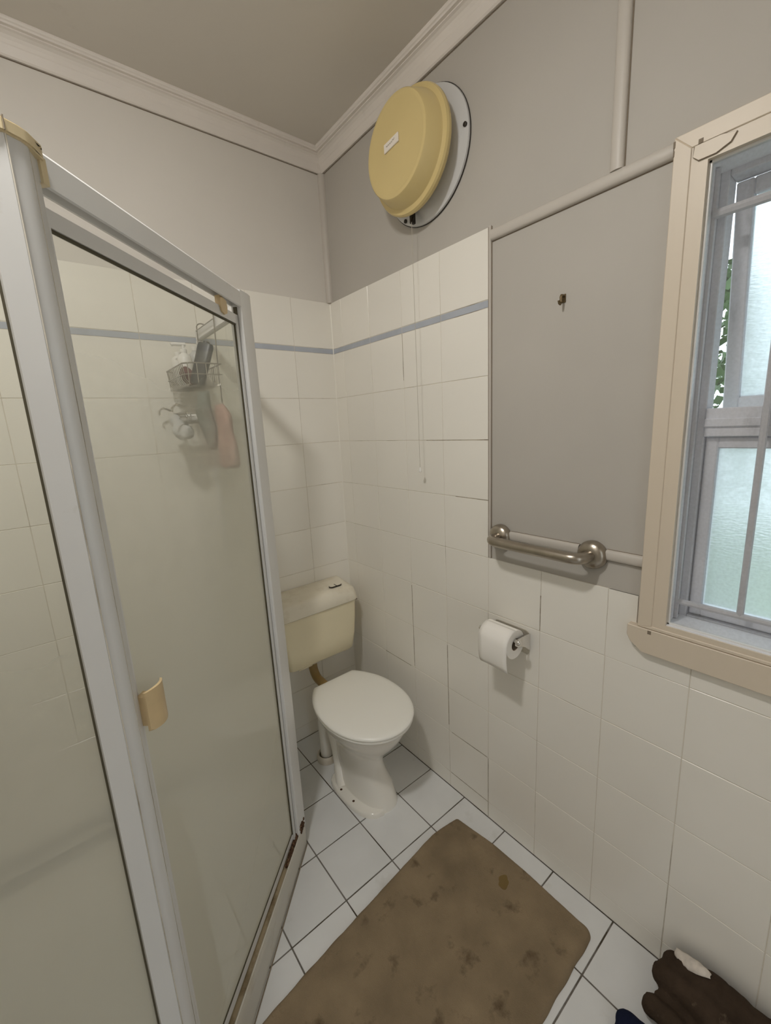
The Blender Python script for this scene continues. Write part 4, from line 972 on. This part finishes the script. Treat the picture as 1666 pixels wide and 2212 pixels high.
# ------------------------------------------------------------------ crumpled cloths on the floor, lower right
def cloth_lump(name, chains, m, lab, cat, voxel=0.005, seed=0, amp=0.004, freq=70):
    bm = B(); 
    for path, rad, fl in chains:
        P, Rr = [], []
        for i in range(len(path) - 1):
            for k in range(4):
                t = k / 4; P.append(Vector(path[i]).lerp(Vector(path[i + 1]), t)); Rr.append(rad[i] * (1 - t) + rad[i + 1] * t)
        P.append(Vector(path[-1])); Rr.append(rad[-1])
        # round the leading end
        d = (P[0] - P[1]).normalized(); r0 = Rr[0]
        P = [P[0] + d * r0 * 0.75, P[0] + d * r0 * 0.5] + P; Rr = [r0 * 0.3, r0 * 0.75] + Rr
        sweep(bm, P, Rr, 16, flat=fl)
    o = obj(name, bm, m, smooth=True, angle=180, label=lab, cat=cat)
    rm = o.modifiers.new('fuse', 'REMESH'); rm.mode = 'VOXEL'; rm.voxel_size = voxel; rm.use_smooth_shade = True
    sm = o.modifiers.new('soften', 'SMOOTH'); sm.factor = 0.5; sm.iterations = 1
    tx = bpy.data.textures.new(name + '_folds', 'CLOUDS'); tx.noise_scale = 0.035; tx.noise_depth = 3
    dm = o.modifiers.new('folds', 'DISPLACE'); dm.texture = tx; dm.strength = amp * 3; dm.mid_level = 0.5; dm.texture_coords = 'GLOBAL'
    return o
tw = cloth_lump('crumpled_towel', [
    ([(-0.070, -1.512, 0.060), (-0.078, -1.60, 0.072), (-0.085, -1.72, 0.060), (-0.09, -1.84, 0.05)], [0.032, 0.038, 0.040, 0.036], 1.0),
    ([(-0.047, -1.522, 0.088), (-0.046, -1.60, 0.104), (-0.050, -1.72, 0.092), (-0.055, -1.84, 0.07)], [0.027, 0.036, 0.042, 0.04], 1.0),
    ([(-0.050, -1.53, 0.035), (-0.05, -1.72, 0.04)], [0.036, 0.04], 1.0),
    ([(-0.146, -1.508, 0.040), (-0.150, -1.60, 0.046), (-0.155, -1.72, 0.05), (-0.15, -1.85, 0.045)], [0.023, 0.024, 0.027, 0.03], 1.0),
    ([(-0.112, -1.52, 0.036), (-0.122, -1.60, 0.040), (-0.126, -1.74, 0.045)], [0.018, 0.021, 0.028], 1.0),
    ([(-0.040, -1.615, 0.055), (-0.042, -1.70, 0.075), (-0.045, -1.83, 0.06)], [0.030, 0.037, 0.037], 1.0),
    ([(-0.046, -1.60, 0.035), (-0.10, -1.75, 0.035), (-0.12, -1.86, 0.035)], [0.032, 0.034, 0.034], 1.0),
], M['towel'], 'dark brown crumpled towel heaped against the wall tiles, lower right corner', 'towel', seed=1)
bm = B()
def drape_pt(u, v):
    # a flap following the crest of the towel
    x = -0.022 - 0.034 * v - 0.010 * u; y = -1.522 - 0.078 * u - 0.004 * v
    z = 0.119 + 0.020 * min(1, u * 1.4) + 0.006 * math.sin(PI * v) - 0.006 * v * v + 0.0012 * math.sin(u * 22 + v * 9)
    return (x, y, z)
g = []
for i in range(15):
    row = []
    for j in range(7):
        u, v = i / 14, j / 6
        w = 0.35 + 0.65 * math.sin(PI * min(1, 0.15 + u * 0.8))
        row.append(bm.verts.new(drape_pt(u + 0.05 * math.sin(v * 7) * 0.3, (v - 0.3) * w + 0.3)))
    g.append(row)
for a, b in zip(g, g[1:]):
    for j in range(6): bm.faces.new((a[j], a[j + 1], b[j + 1], b[j]))
fl = obj('pale_patch', bm, M['scrap'], tw, smooth=True, label='pale paint-like patch on the towel')
sdm = fl.modifiers.new('thick', 'SOLIDIFY'); sdm.thickness = 0.0015
cloth_lump('navy_cloth', [
    ([(-0.218, -1.476, 0.022), (-0.220, -1.56, 0.026), (-0.225, -1.68, 0.024)], [0.026, 0.034, 0.034], 0.7),
    ([(-0.240, -1.478, 0.018), (-0.255, -1.56, 0.022), (-0.26, -1.68, 0.02)], [0.022, 0.032, 0.03], 0.7),
    ([(-0.208, -1.50, 0.016), (-0.30, -1.58, 0.018)], [0.022, 0.024], 0.7),
], M['navy'], 'navy blue cloth on the floor beside the brown towel, at the bottom edge', 'cloth', seed=2, amp=0.002)
